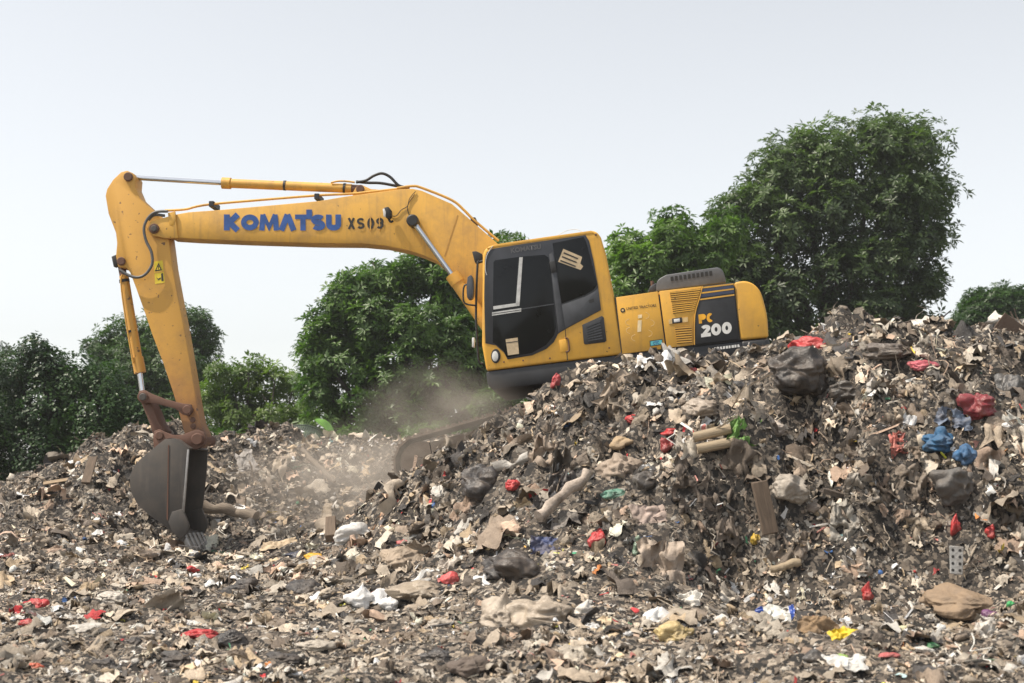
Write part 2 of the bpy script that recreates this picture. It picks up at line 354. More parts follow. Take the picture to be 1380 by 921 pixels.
# --- boom
BL0, BL1 = -0.14, 0.32
boom = prism('boom', [(224, 293), (240, 288.5), (255, 286), (297, 283), (430, 271), (465, 265), (498, 260.5), (540, 255), (556, 254.5), (568, 257), (609, 275), (639, 301), (669, 327), (705, 370), (724, 430), (722, 475), (700, 490), (672, 476),
    (645, 428), (620, 388), (600, 363), (587, 351.5), (570, 344), (552, 338), (520, 331.5), (487, 328.5), (430, 328), (330, 325), (260, 322), (228, 320), (222, 308)], BL0, BL1, YELLOW_BOOM, EX, 0.012)
for l0, l1 in ((BL0 - 0.03, BL0 + 0.05), (BL1 - 0.05, BL1 + 0.03)):
    prism('fork_plate', [(236, 289), (240, 321), (222, 321), (206, 318), (198, 309), (203, 299), (216, 295)], l0, l1, YELLOW_BOOM, boom, 0.01)
disc('pivot_pin', 207, 308, BL0 - 0.07, BL1 + 0.07, 0.085, RUST, boom)
disc('pivot_pin', 207, 308, BL0 - 0.09, BL0 - 0.06, 0.055, STEEL, boom)
disc('cylinder_boss', 555.5, 297, BL0 - 0.27, BL0, 0.09, BLACK, boom)
disc('cylinder_boss', 555.5, 297, BL1, BL1 + 0.27, 0.09, BLACK, boom)
prism('weld_seam', [(616, 290), (617.5, 290.5), (600, 346), (598.5, 345.5)], BL0 - 0.003, BL0 + 0.01, plain('weld', (0.44, 0.24, 0.05), 0.6), boom, at=BL0)
prism('cylinder_bracket', [(474, 262), (480, 252), (487, 249), (500, 255), (530, 257), (528, 262), (490, 266)], 0.0, 0.18, YELLOW_BOOM, boom, 0.008)
lamp = prism('work_lamp', [(517, 280), (523, 278.5), (527, 283), (527, 292), (522, 295), (517, 290)], BL0 - 0.20, BL0 - 0.05, BLACK, boom, 0.015)
prism('lens', [(515.6, 282), (518, 281), (520, 286), (519.5, 293), (517, 292)], BL0 - 0.21, BL0 - 0.19, LENSM, lamp, 0.004)
pipe('lamp_bracket', [(523, 292), (526, 299), (530, 298)], BL0 - 0.06, 0.02, BLACK, boom)
pipe('wire', [(527, 291), (534, 291), (541, 283), (549, 278), (552, 268), (560, 258)], BL0 - 0.012, 0.006, BLACK, boom)
pipe('wire', [(552, 292), (549, 281), (552, 272), (559, 262)], BL0 - 0.012, 0.006, BLACK, boom)
for dl in (-0.06, 0.26):
    pipe('hydraulic_pipe', [(222, 284), (236, 283.5), (252, 282), (265, 278.5), (289, 275), (360, 269), (430, 263.5), (472, 261.5), (498, 259), (552, 253)], dl, 0.021, YELLOW_BOOM, boom)
for dl in (-0.09, -0.01, 0.2, 0.27):
    pipe('hydraulic_pipe', [(535, 254), (556, 251), (570, 254), (609, 270), (626, 284), (639, 297), (672, 325)], dl, 0.022, YELLOW_BOOM, boom)
for x, y in ((289, 278), (430, 268), (639, 300)):
    c = M(x, y, 0.1); v, f = box_geo((c.x, 0.1, c.z), (0.085, 0.40, 0.10)); mk('pipe_clamp', v, f, DARK, boom, False, 0.01)
prism('pipe_bracket', [(226, 287), (236, 285), (237, 297), (233, 305), (228, 303)], BL0 - 0.035, BL0 - 0.002, YELLOW_BOOM, boom, 0.006)

# --- lettering
def stroke(pts, t, closed=False):
    pts = [Vector((x, y, 0)) for i, (x, y) in enumerate(pts) if i == 0 or math.dist((x, y), pts[i - 1]) > 1e-4]; k = len(pts); L, Rr = [], []
    for i in range(k):
        a = pts[(i - 1) % k] if (closed or i > 0) else None; b = pts[(i + 1) % k] if (closed or i < k - 1) else None; p = pts[i]
        d1 = (p - a).normalized() if a else (b - p).normalized(); d2 = (b - p).normalized() if b else d1
        m = (d1 + d2).normalized(); nn = Vector((-m.y, m.x, 0)); s = t / 2 / max(0.5, nn.dot(Vector((-d1.y, d1.x, 0))))
        L.append(p + nn * s); Rr.append(p - nn * s)
    q = [(L[i], L[(i + 1) % k], Rr[(i + 1) % k], Rr[i]) for i in range(k if closed else k - 1)]
    return q
def arc(cx, cy, rx, ry, a0, a1, n=10): return [(cx + rx * math.cos(R(a0 + (a1 - a0) * i / n)), cy + ry * math.sin(R(a0 + (a1 - a0) * i / n))) for i in range(n + 1)]
def glyph(c, t, w):
    h = t / 2
    if c == 'K': return stroke([(h, 0), (h, 1)], t) + stroke([(w - h, 1), (t * 0.95, 0.5)], t) + stroke([(t * 0.95, 0.5), (w - h, 0)], t)
    if c in 'O0': return stroke(arc(w / 2, 0.5, w / 2 - h, 0.5 - h, 0, 345, 23), t, True)
    if c == 'M': return stroke([(h, 0), (h * 1.5, 1)], t) + stroke([(h * 1.5, 1), (w / 2, 0.2), (w - h * 1.5, 1)], t * 0.8) + stroke([(w - h * 1.5, 1), (w - h, 0)], t)
    if c == 'V': return stroke([(h, 0), (w / 2, 1)], t) + stroke([(w / 2, 1), (w - h, 0)], t)
    if c == 'T': return stroke([(0, 1 - h), (w, 1 - h)], t) + stroke([(w * 0.46, 1), (w * 0.46, 0)], t * 1.15) + stroke([(w * 0.66, 1.15), (w, 1.15)], t * 1.1)
    if c == 'S': return stroke(arc(w / 2, 0.75 - h / 2, w / 2 - h, 0.25 - h / 2, 30, 270, 12) + arc(w / 2, 0.25 + h / 2, w / 2 - h, 0.25 - h / 2, 90, -150, 12), t)
    if c == 'U': return stroke([(h, 1), (h, 0.4)] + arc(w / 2, 0.4, w / 2 - h, 0.4 - h, 180, 360, 12) + [(w - h, 0.4), (w - h, 1)], t)
    if c == 'X': return stroke([(h, 0), (w - h, 1)], t) + stroke([(h, 1), (w - h, 0)], t)
    if c == '9': return stroke(arc(w / 2, 0.7, w / 2 - h, 0.3 - h, 0, 345, 16), t, True) + stroke([(w - h, 0.7)] + arc(w / 2, 0.4, w / 2 - h, 0.4 - h, 0, -140, 10), t)
    if c == 'P': return stroke([(h, 0), (h, 1)], t) + stroke([(h, 1 - h), (w * 0.5, 1 - h)] + arc(w * 0.55, 0.68, w * 0.45 - h, 0.32 - h, 90, -90, 8) + [(h, 0.36 + h)], t)
    if c == 'C': return stroke(arc(w / 2, 0.5, w / 2 - h, 0.5 - h, 50, 310, 16), t)
    if c == '2': return stroke(arc(w / 2, 0.7, w / 2 - h, 0.3 - h, 160, -35, 10) + [(h * 1.2, h)], t) + stroke([(0, h), (w, h)], t)
    if c == 'i': return stroke([(w / 2, 0), (w / 2, 0.68)], t) + stroke([(w / 2, 0.8), (w / 2, 1.0)], t)
    return []
def lettering(name, items, l, o_px, x_px, y_px, hpx, mat, parent):
    """items: (char, x0, x1) in picture units along the line from o_px to x_px"""
    o = M(*o_px, l); ux = (M(*x_px, l) - o) / (Vector(x_px) - Vector(o_px)).length; uy = (M(*y_px, l) - o)
    v, f = [], []
    for c, x0, x1, t in items:
        for dz, q in enumerate(glyph(c, t, (x1 - x0) / hpx)):
            b = len(v); e = Vector((0, -0.0004 * dz, 0))
            v += [o + ux * (x0 + p.x * hpx) + uy * p.y + e for p in q]; f.append((b, b + 1, b + 2, b + 3))
    return mk(name, v, f, mat, parent)
lettering('blue_lettering', [('K', 0, 22.8, .37), ('O', 23.2, 47.2, .34), ('M', 47.6, 74.4, .33), ('V', 73.6, 98, .36), ('T', 96, 119, .29), ('S', 117.5, 136.6, .31), ('U', 137.5, 157.8, .35)], BL0 - 0.005, (301.7, 310.7), (401.7, 310.9), (301.7, 289.2), 21.5, BLUE, boom)
for it in [('X', 0, 10, .2), ('S', 12.5, 23, .2), ('0', 26.5, 36, .2), ('9', 38.5, 48.5, .2)]: lettering('stencil_character', [it], BL0 - 0.005, (468.5, 309), (568.5, 308.6), (468.5, 294), 15, INK, boom)
for sx in (495.3, 507.5):                                        # gaps of the stencil
    prism('stencil_gap', [(sx + 3.2, 292), (sx + 4.6, 292), (sx + 4.6, 311), (sx + 3.2, 311)], BL0 - 0.014, BL0 - 0.002, YELLOW_BOOM, boom)
def text(name, s, l, o_px, x_px, hpx, mat, parent, bold=0.0):
    cu = bpy.data.curves.new(name, 'FONT'); cu.body = s; cu.offset = bold; cu.resolution_u = 2
    t = bpy.data.objects.new(name, cu); C.objects.link(t); bpy.context.view_layer.update()
    me = bpy.data.meshes.new_from_object(t.evaluated_get(bpy.context.evaluated_depsgraph_get())); bpy.data.objects.remove(t)
    co = np.array([v.co[:] for v in me.vertices]); wd = co[:, 0].max()
    o = M(*o_px, l); ux = (M(*x_px, l) - o) / wd; dv = Vector(x_px) - Vector(o_px); up = Vector((dv.y, -dv.x)).normalized() * hpx
    uy = (M(o_px[0] + up.x, o_px[1] + up.y, l) - o) / 0.69
    for v in me.vertices: v.co = o + ux * v.co.x + uy * v.co.y
    me.materials.clear(); return link(name, me, mat, parent)

# --- arm cylinder, boom cylinders
ac = cyl('arm_cylinder', (300, 247), (474, 254.5), 0.09, 0.078, YELLOW_BOOM)
cyl('gland', (299.6, 247), (311, 247.5), 0.09, 0.098, YELLOW_BOOM, ac); cyl('rod', (176, 239.5), (300, 247), 0.09, 0.04, CHROME, ac)
cyl('clamp_band', (382.5, 250.3), (385.5, 250.4), 0.09, 0.086, DARK, ac); cyl('clamp_band', (463, 254), (466, 254.2), 0.09, 0.088, DARK, ac)
cyl('end_eye', (470, 254.4), (488, 255.2), 0.09, 0.07, RUST, ac); disc('eye_pin', 485, 254.5, -0.02, 0.2, 0.07, RUST, ac)
disc('rod_eye', 173, 239, 0.02, 0.16, 0.075, RUST, ac)
pipe('feed_pipe', [(446, 246.5), (455, 244.5), (466, 244.5), (478, 246)], 0.02, 0.016, YELLOW_BOOM, ac)
for h in ([(480, 246), (493, 243.5), (504, 237), (515, 234), (526, 239), (537, 250), (548, 253)], [(480, 245), (494, 246.5), (512, 247), (530, 250), (548, 253.5)]):
    pipe('hydraulic_hose', h, 0.02 if len(h) > 5 else 0.1, 0.024, BLACK)
for l in (-0.27, 0.45):
    bc = cyl('boom_cylinder', (610, 372), (688, 486), l, 0.108, YELLOW_BOOM)
    cyl('gland', (609, 370.5), (617, 382), l, 0.118, YELLOW_BOOM, bc); cyl('rod', (557, 299), (613, 376), l, 0.045, CHROME, bc)
    disc('rod_eye', 555.5, 297, l - 0.06, l + 0.06, 0.1, BLACK, bc)

# --- arm
ARMM = arm_mat()
AL0, AL1 = -0.09, 0.27
arm = prism('arm', [(163, 232), (171, 230), (179, 233.5), (183, 240), (182, 253), (188, 267), (202, 280), (213, 290), (224, 303), (227, 321), (232, 360), (240, 403), (248.6, 447), (258, 501), (265, 545), (270, 570), (277, 585), (277, 597), (268, 604), (258, 602),
    (250, 590), (246, 575), (240, 552), (233, 529), (220, 490), (205, 451), (194, 418.6), (183, 388), (175, 367), (170, 361), (159, 360), (156, 345), (157.5, 328), (156, 314), (146, 288), (142, 264), (144, 255), (152, 242.5)], AL0, AL1, ARMM, EX, 0.014)
disc('pin', 172, 238, AL0 - 0.05, AL1 + 0.05, 0.075, RUST, arm); disc('pin', 162.5, 352, AL0 - 0.05, AL1 + 0.05, 0.07, RUST, arm)
disc('pin', 251.5, 552.5, AL0 - 0.14, AL1 + 0.14, 0.075, RUST, arm); disc('pin', 265, 592, AL0 - 0.22, AL1 + 0.22, 0.095, RUST, arm)
for y in (566, 574.5): disc('grease_boss', 259.5 + (y - 566) * 0.06, y, AL0 - 0.02, AL0 + 0.01, 0.045, RUST, arm)
prism('hose_port', [(150, 346), (157, 343), (159, 357), (153, 360)], 0.02, 0.16, BLACK, arm, 0.01)
st = prism('warning_sticker', [(207.5, 353), (219, 351), (222, 381), (209, 383)], AL0 - 0.004, AL0 + 0.01, STICKY, arm)
def tri_mark(pts, mat, l): return prism('warning_mark', pts, l, l + 0.003, mat, st)
tri_mark([(208.5, 366), (213.5, 354.5), (218.5, 364.5)], INK, AL0 - 0.007); tri_mark([(210.8, 364), (213.5, 357.8), (216.2, 363.2)], STICKY, AL0 - 0.009)
tri_mark([(213, 358.5), (214, 358.5), (214, 363), (213, 363)], INK, AL0 - 0.011)
tri_mark([(217, 369), (219.5, 368), (220.5, 379), (217.5, 379)], INK, AL0 - 0.007); tri_mark([(210.5, 373.5), (213, 376), (216.5, 374), (216.5, 376), (213, 378)], INK, AL0 - 0.007)
prism('sticker_line', [(208.6, 367), (220.6, 365), (220.8, 366.5), (208.8, 368.5)], AL0 - 0.007, AL0 - 0.004, ARMM, st)
pipe('hydraulic_hose', [(226, 285), (210, 286), (199.6, 294), (194, 308), (197, 325), (204, 340), (205, 356), (197, 369), (186.5, 374), (174, 371.5), (161, 364)], AL0 - 0.09, 0.025, HOSE)
pipe('hydraulic_hose', [(222, 291), (208, 290), (200, 297)], AL0 - 0.05, 0.025, HOSE)
bk = cyl('bucket_cylinder', (167, 372), (187, 492), 0.09, 0.077, ARMM)
cyl('gland', (185, 482), (189, 503), 0.09, 0.098, ARMM, bk); cyl('rod', (188, 500), (192, 530), 0.09, 0.045, CHROME, bk)
cyl('clamp_band', (167.5, 377), (168, 381), 0.09, 0.086, DARK, bk); cyl('clamp_band', (176, 446), (176.5, 449), 0.09, 0.084, DARK, bk)
cyl('end_eye', (162.5, 352), (167, 376), 0.09, 0.062, RUST, bk); pipe('feed_pipe', [(165, 370), (163, 380), (165.5, 405), (172.5, 450), (179.5, 490)], -0.02, 0.014, ARMM, bk)
for l0, l1 in ((AL0 - 0.13, AL0 - 0.06), (AL1 + 0.06, AL1 + 0.13)):
    prism('bucket_link', [(186, 536), (187, 527), (194, 525.5), (202, 530), (222, 538), (246, 544), (257, 545), (259, 553), (254, 561), (246, 559), (236, 551), (212, 545), (200, 543), (190, 544)], l0, l1, RUST, EX, 0.012)
disc('link_pin', 192, 535, AL0 - 0.17, AL1 + 0.17, 0.062, STEEL); disc('link_collar', 192, 535, AL0 - 0.15, AL0 - 0.05, 0.09, RUST)
prism('push_link', [(189, 540), (199, 536), (207, 552), (213, 568), (221, 580), (218, 592), (208, 592), (204, 578), (197, 560)], AL0 - 0.04, AL1 + 0.04, RUST, EX, 0.014)
# --- bucket
KL0, KL1 = -0.46, 0.64
side = [(212, 600), (222, 592), (235.6, 591), (246, 597), (254.7, 604), (252.5, 640), (249, 672), (246, 694), (253, 703), (254, 711), (250, 720), (244, 726), (238, 723), (221, 708), (200, 694), (184, 678), (177, 664), (174.5, 652), (176, 639), (181, 628), (190, 618), (202, 609)]
bu = empty('bucket', (0, 0, 0)); bu.parent = EX
for l0, l1 in ((KL0, KL0 + 0.035), (KL1 - 0.035, KL1)):
    prism('side_plate', side, l0, l1, STEEL, bu, 0.006, at=KL0)
    prism('side_cutter', [(232, 690), (246, 686), (252, 700), (255, 709), (251, 720), (243, 727), (233, 718), (227, 704)], l0 - 0.02, l1 + 0.02, STEEL, bu, 0.01, at=KL0)
prism('wear_strip', [(226.5, 600), (228, 600), (226.5, 702), (224.5, 700)], KL0 - 0.008, KL0 + 0.01, RUST, bu, at=KL0)
prism('edge_strip', [(252.5, 606), (255, 606), (248.5, 690), (245.5, 690)], KL0 - 0.012, KL0 + 0.02, WORN, bu, 0.003, at=KL0)
back = curve_px([(254.7, 604), (246, 598), (235.6, 591), (222, 592), (212, 600), (202, 609), (190, 618), (181, 628), (176, 639), (174.5, 652), (177, 664), (184, 678), (200, 694), (221, 708), (240, 724)], 3)
q = [M(x, y, KL0) for x, y in back]; cx = sum(p.x for p in q) / len(q); cz = sum(p.z for p in q) / len(q); v = []
for l in (KL0 + 0.03, KL1 - 0.03):
    for s in (0.998, 0.955): v += [Vector((cx + (p.x - cx) * s, l, cz + (p.z - cz) * s)) for p in q]
k = len(q); f = []
for i in range(k - 1): f += [(i, i + 1, 2 * k + i + 1, 2 * k + i), (k + i, k + i + 1, 3 * k + i + 1, 3 * k + i)]
f += [(0, k, 3 * k, 2 * k), (k - 1, 2 * k - 1, 4 * k - 1, 3 * k - 1)]
mk('shell', v, f, STEEL, bu, True)
prism('lip', [(236, 721), (241, 717), (250, 724), (246, 731)], KL0, KL1, STEEL, bu, 0.008, at=KL0)
for i in range(5):
    l = KL0 + 0.03 + i * (KL1 - KL0 - 0.18) / 4
    prism('tooth', [(243, 721), (248, 719), (256, 735), (259, 744), (254, 742), (247, 733)], l, l + 0.11, WORN, bu, 0.012, at=KL0)
for l0, l1 in ((AL0 - 0.12, AL0 - 0.06), (AL1 + 0.06, AL1 + 0.12)):
    prism('ear', [(206, 588), (208, 581), (214, 578.5), (221, 582), (232, 586.5), (246, 586), (256, 582), (266, 579), (275, 583), (278, 592), (275, 601), (264, 606), (252, 606), (240, 612), (214, 612), (207, 604)], l0, l1, RUST, bu, 0.01)
disc('ear_pin', 214, 587, AL0 - 0.15, AL1 + 0.15, 0.07, RUST, bu)

# --- upper body
NL = -1.36
DEC = plain('deck_steel', (0.030, 0.030, 0.032), 0.6)
fr = prism('revolving_frame', [(655, 501), (840, 478), (935, 467), (1036.5, 456), (1039, 476), (1034, 480), (940, 492), (720, 519), (664, 526), (657, 519)], NL + 0.02, 1.34, DARK, EX, 0.03)
prism('center_post', [(716, 515), (870, 495), (876, 530), (724, 552)], -0.75, 0.75, DEC, EX)
core = prism('engine_bay', [(832, 404), (886, 396), (990, 384), (1000, 384), (1002, 459), (838, 480)], NL + 0.035, 1.33, DEC, EX, 0.01)
sp1 = prism('side_panel', [(829.5, 401), (886.5, 393), (897, 470), (837.5, 477.5)], NL, NL + 0.05, YELLOW, EX, 0.010)
sp2 = prism('side_panel', [(888.6, 392.5), (946, 386), (941, 404.5), (936.5, 420), (935, 436), (935, 465), (898.8, 469.5)], NL, NL + 0.05, YELLOW, EX, 0.010)
sp3 = prism('dark_side_panel', [(947.5, 386), (988, 381), (991.5, 420), (996, 457.5), (936.5, 465), (936.5, 436), (938, 420), (942.5, 404.5)], NL - 0.004, NL + 0.05, DARK, EX, 0.010)
prism('top_panel', [(830, 402), (886, 394.5), (989, 382), (990, 386), (886, 398), (831, 406)], NL + 0.03, 1.34, YELLOW, EX, 0.008)
for a, b in (((947, 387), (988, 382)), ((945.6, 394.2), (988.8, 388.6)), ((943.2, 403), (989.6, 396.6))):
    prism('yellow_stripe', [a, b, (b[0] + 0.2, b[1] + 2.0), (a[0] - 0.5, a[1] + 2.0)], NL - 0.009, NL, YELLOW, sp3)
for a, b in (((946.4, 389.6), (988.4, 384.6)), ((944.6, 396.8), (989, 391.2))):
    prism('navy_stripe', [a, b, (b[0] + 0.4, b[1] + 3.6), (a[0] - 1.0, a[1] + 4.4)], NL - 0.008, NL, NAVY, sp3)
pipe('yellow_trim', [(947, 386), (942, 404.5), (937.5, 420), (936, 436), (936, 465)], NL - 0.006, 0.008, YELLOW, sp3)
cw = prism('counterweight', curve_px([(989.5, 381), (1001, 378.8), (1010, 380), (1018, 384.5), (1025.5, 394), (1031, 412), (1034.5, 430), (1036, 455)], 3) + [(998, 458.5), (993.5, 420)], NL + 0.01, 1.34, YELLOW, EX, 0.11, 4)
prism('lower_band', [(997, 459), (1035.5, 455.5), (1037, 468), (1036, 477), (1000, 481)], NL + 0.005, 1.33, DARK, EX, 0.06, 3)
def louvre(parent, q, nsl, backm, slm, l=NL):
    a, b, c, d = [Vector(x) for x in q]                                  # top left, top right, bottom right, bottom left
    prism('vent_recess', q, l - 0.004, l + 0.01, backm, parent)
    for i in range(nsl):
        t0 = (i + 0.15) / nsl; t1 = (i + 0.72) / nsl
        prism('vent_slat', [tuple(a.lerp(d, t0)), tuple(b.lerp(c, t0)), tuple(b.lerp(c, t1)), tuple(a.lerp(d, t1))], l - 0.016, l - 0.002, slm, parent)
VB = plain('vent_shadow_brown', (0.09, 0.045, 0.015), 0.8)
louvre(sp2, [(902.5, 394), (944.5, 389), (939.5, 404), (904.5, 407)], 5, VB, YELLOW)
louvre(sp2, [(905.5, 409), (939, 405.8), (935.3, 419), (907, 423)], 5, VB, YELLOW)
louvre(sp2, [(909.5, 441.5), (932, 439.5), (933, 462), (912.5, 463.5)], 7, VB, YELLOW)
hb = prism('handle', [(901, 431), (927, 427.5), (927, 434), (901.5, 437)], NL - 0.008, NL, FAINT, sp2)
prism('latch', [(905.5, 429.5), (919, 427.8), (919.5, 435), (906, 436.5)], NL - 0.014, NL - 0.006, DARK, hb, 0.003); prism('latch_plate', [(908, 430.5), (916, 429.4), (916.3, 433.8), (908.4, 434.8)], NL - 0.02, NL - 0.013, WHITE, hb, 0.003)
lettering('model_letters', [('P', 0, 10, .34), ('C', 10.8, 20, .32)], NL - 0.012, (942, 436.5), (1042, 423.5), (941.2, 424.2), 12.4, plain('orange_lettering', (0.80, 0.40, 0.02), 0.5), sp3)
lettering('model_number', [('2', 0, 13.2, .30), ('0', 14, 27.6, .30), ('0', 28.6, 42, .30)], NL - 0.012, (945, 455), (1045, 441.5), (943.9, 439), 16, WHITE, sp3)
text('dealer_lettering', 'UNITED TRACTORS', NL - 0.004, (844, 418.2), (884.5, 413.4), 3.6, INK, sp1, 0.012)
c = M(839.2, 418.4, NL); v, f = tube_geo([(c.x, NL - 0.004, c.z), (c.x, NL + 0.004, c.z)], 0.036, 16); em = mk('dealer_emblem', v, f, INK, sp1)
v, f = tube_geo([(c.x, NL - 0.007, c.z), (c.x, NL - 0.003, c.z)], 0.017, 12); mk('emblem_core', v, f, FAINT, em)
lettering('faded_letter', [('i', 0, 10, .24)], NL - 0.004, (856.5, 448), (956.5, 436), (857.6, 425), 22, plain('print_white', (0.78, 0.62, 0.36), 0.6), sp1)
for k_, (ax, ay) in enumerate(((-17, -3), (-16, 8), (-9, 18), (11, -12), (18, -2), (15, 12))):
    x, y = 862 + ax, 437 + ay; s = 1 if ax > 0 else -1
    pipe('faded_swirl', [(x - 3 * s, y - 4), (x + 1.5 * s, y - 1), (x + 1 * s, y + 3), (x - 3 * s, y + 5)], NL + 0.002, 0.0045, FAINT, sp1, 6)
ck = prism('cyan_sticker', [(875.5, 459.5), (892.5, 457), (893.2, 464.8), (876, 467.2)], NL - 0.004, NL + 0.005, INK, sp1)
prism('sticker_field', [(876.6, 460.4), (891.8, 458.2), (892.3, 464), (877, 466.2)], NL - 0.007, NL - 0.003, CYAN, ck); text('sticker_letters', 'CTC', NL - 0.009, (880.5, 465), (888.5, 463.8), 4, BLUE, ck, 0.03)
for i in range(9):                                                       # worn, unreadable strip of pale marks
    x = 962.5 + i * 3.9; y = 468.6 - i * 0.5; prism('worn_mark', [(x, y), (x + 3.2 - (i % 3) * 0.5, y - 0.4), (x + 3.3 - (i % 2) * 0.6, y + 3.2), (x + 0.2, y + 3.6)], NL + 0.008, NL + 0.024, WHITE, fr)
# hood
hood = prism('engine_hood', curve_px([(884.5, 393), (885, 382), (888.5, 376), (898, 370.5)], 3) + curve_px([(930, 365.5), (962, 361), (969, 361), (975, 366.5), (979, 381)], 3), -0.95, 0.75, plain('hood_grey', (0.085, 0.09, 0.098), 0.5, 0, 0.3, 5), EX, 0.05, 3)
prism('hood_skirt', [(873, 394), (876, 386), (885, 381), (886, 394)], -0.85, 0.6, GREYP, EX, 0.02)
for i in range(10):
    x = 903.5 + i * 5.8; y = 373.2 - i * 0.83
    prism('hood_slot', [(x, y), (x + 3.6, y - 0.5), (x + 4.2, y + 5.5), (x + 0.6, y + 6.1)], -0.957, -0.93, BLACK, hood)
    prism('hood_slot', [(x - 4, y - 2.1), (x + 0.2, y - 2.7), (x + 0.6, y - 1.6), (x - 3.6, y - 1.0)], -0.945, -0.6, BLACK, hood)
pipe('exhaust_pipe', [(880, 392), (879, 379)], -0.5, 0.03, RUST)

# --- cab
CL1 = -0.42
cab_out = [(650.5, 344), (653, 336.5), (659, 332), (668, 329), (736, 319), (798, 310.5), (805, 313), (810, 320), (817, 344), (828, 401), (839, 477.5), (655.5, 500), (649.5, 465), (650, 400)]
cab = prism('cab', cab_out, NL, CL1, YELLOW, EX, 0.035, 3)
door = prism('door', [(656, 340), (664, 335.4), (700, 329.6), (736, 324.4), (789, 316.8), (794, 325), (800, 352), (806, 386), (810, 418), (761.5, 444), (752, 450), (746.6, 461), (736, 470.5), (717, 479), (684, 484.6), (679, 475), (668, 465.5), (654, 463), (652.5, 400), (653.5, 350)], NL - 0.010, NL + 0.03, DOORBLACK, cab, 0.004)
wq = [(665, 354), (667, 351), (704.5, 345.7), (734, 343.6), (739, 347), (741.5, 357), (749.5, 441), (746.6, 452), (736, 465), (716.7, 476), (683, 482), (679, 473.5), (671, 466), (664, 462)]
prism('door_window', wq, NL - 0.014, NL, GLASS, door, 0.002)
prism('rear_window', [(744.5, 328), (786.5, 319.5), (790, 326), (805, 383), (800, 391), (788, 398), (756.5, 409.5), (750.5, 368)], NL - 0.014, NL, GLASS, door, 0.002)
prism('rear_door_panel', [(756.5, 411.5), (789, 400), (801.5, 393), (806, 388.5), (810, 417.5), (762, 443)], NL - 0.016, NL, GREYP, door, 0.003)
prism('door_pillar', [(740, 343), (745, 340), (757, 411), (762, 443), (752.5, 449), (750.5, 430)], NL - 0.018, NL, GREYP, door, 0.003)
prism('door_handle', [(740, 353), (748, 351.5), (750.5, 366), (743, 368)], NL - 0.035, NL - 0.014, BLACK, door, 0.005)
prism('handle_recess', [(793, 405), (800, 402.5), (801, 407), (794, 409)], NL - 0.019, NL - 0.012, BLACK, door)
PALE = plain('pale_aluminium', (0.50, 0.50, 0.49), 0.5)
for q_ in ([(699.8, 347.2), (704.5, 346.6), (700.3, 409.6), (695, 410.4)], [(664.8, 413), (700.2, 408), (700, 412.2), (664.8, 417.4)], [(663, 421.2), (702.5, 415.4), (702.5, 417.4), (663, 423.2)], [(663, 424.2), (702.5, 418.4), (702.3, 420), (663, 425.8)]):
    prism('window_bar', q_, NL - 0.022, NL - 0.012, PALE, door)
prism('window_divider', [(702.5, 416), (747, 409.2), (747, 410.4), (702.5, 417.4)], NL - 0.019, NL - 0.012, GREYP, door)
nt_ = prism('paper_notice', [(681.3, 457.5), (697.6, 455.2), (699.4, 477), (684.5, 479.2)], NL - 0.018, NL - 0.012, TAN, door); prism('notice_line', [(682, 461.8), (697.8, 459.6), (697.9, 460.6), (682.1, 462.8)], NL - 0.021, NL - 0.017, INK, nt_)
tp = prism('torn_sticker', [(759, 335.5), (784.5, 346.5), (782, 355.5), (786, 359), (782.5, 364), (752, 353), (755.5, 344.5)], NL - 0.018, NL - 0.012, TAN, door)
for i in range(3):
    y = 340 + i * 5.2; prism('sticker_print', [(760 - i * 2.2, y), (779 - i * 1.5, y + 8), (778.4 - i * 1.5, y + 9.6), (759.2 - i * 2.2, y + 1.7)], NL - 0.021, NL - 0.017, INK, tp)
text('faded_cab_lettering', 'KOMATSU', NL - 0.014, (688.5, 341.3), (729.5, 335.2), 6.2, plain('dim_grey_lettering', (0.085, 0.085, 0.088), 0.6), door, 0.03)
vt = prism('cab_vent', [(784.6, 438), (811, 426), (813.5, 427.5), (817.3, 459), (815.5, 461.3), (789, 464.4), (786.8, 463)], NL - 0.012, NL, DARK, cab, 0.004)
for i in range(7):
    t = i / 7; prism('vent_slat', [(790 + t * 2.5, 440 + t * 22), (808.5 + t * 4, 432 + t * 27), (808.9 + t * 4, 434 + t * 26.6), (790.3 + t * 2.5, 442.0 + t * 21.6)], NL - 0.022, NL - 0.008, GREYP, vt)
prism('hinge_plate', [(753.3, 459), (763, 457), (765, 473.8), (755.5, 475.2)], NL - 0.008, NL, YELLOW, cab, 0.003); pipe('hinge_latch', [(762, 456), (765.5, 457.5), (767, 472), (762.5, 474.5)], NL - 0.012, 0.012, RUST, cab, 6, 3)
prism('door_gap', [(761.3, 444), (762.3, 443.8), (765.3, 485.8), (764.1, 486)], NL - 0.003, NL + 0.01, INK, cab); prism('panel_gap', [(828.6, 401), (829.8, 401), (838.6, 477), (837.4, 477)], NL - 0.002, NL + 0.06, INK, cab)
def ring_px(cx, cy, rx, ry, n=20): return [(cx + rx * math.cos(2 * math.pi * i / n), cy + ry * math.sin(2 * math.pi * i / n)) for i in range(n)]
rl = prism('round_lamp', ring_px(668, 480, 6.4, 9.8), NL - 0.014, NL, BLACK, cab, 0.004); prism('lens', ring_px(667.2, 480.4, 4.3, 7), NL - 0.022, NL - 0.01, LENSM, rl, 0.004)
for x, y in ((705, 486), (741, 483), (679, 488), (803, 316.5), (821, 469)): disc('bolt', x, y, NL - 0.008, NL + 0.01, 0.02 if y < 469 else 0.014, RUST, cab, 10)
rf = prism('roof_edge', [(656, 335), (668, 329.6), (736, 319.6), (797, 311), (801, 314.5), (789, 316), (736, 323.4), (664, 334)], NL - 0.006, NL + 0.02, YELLOW, cab, 0.003)
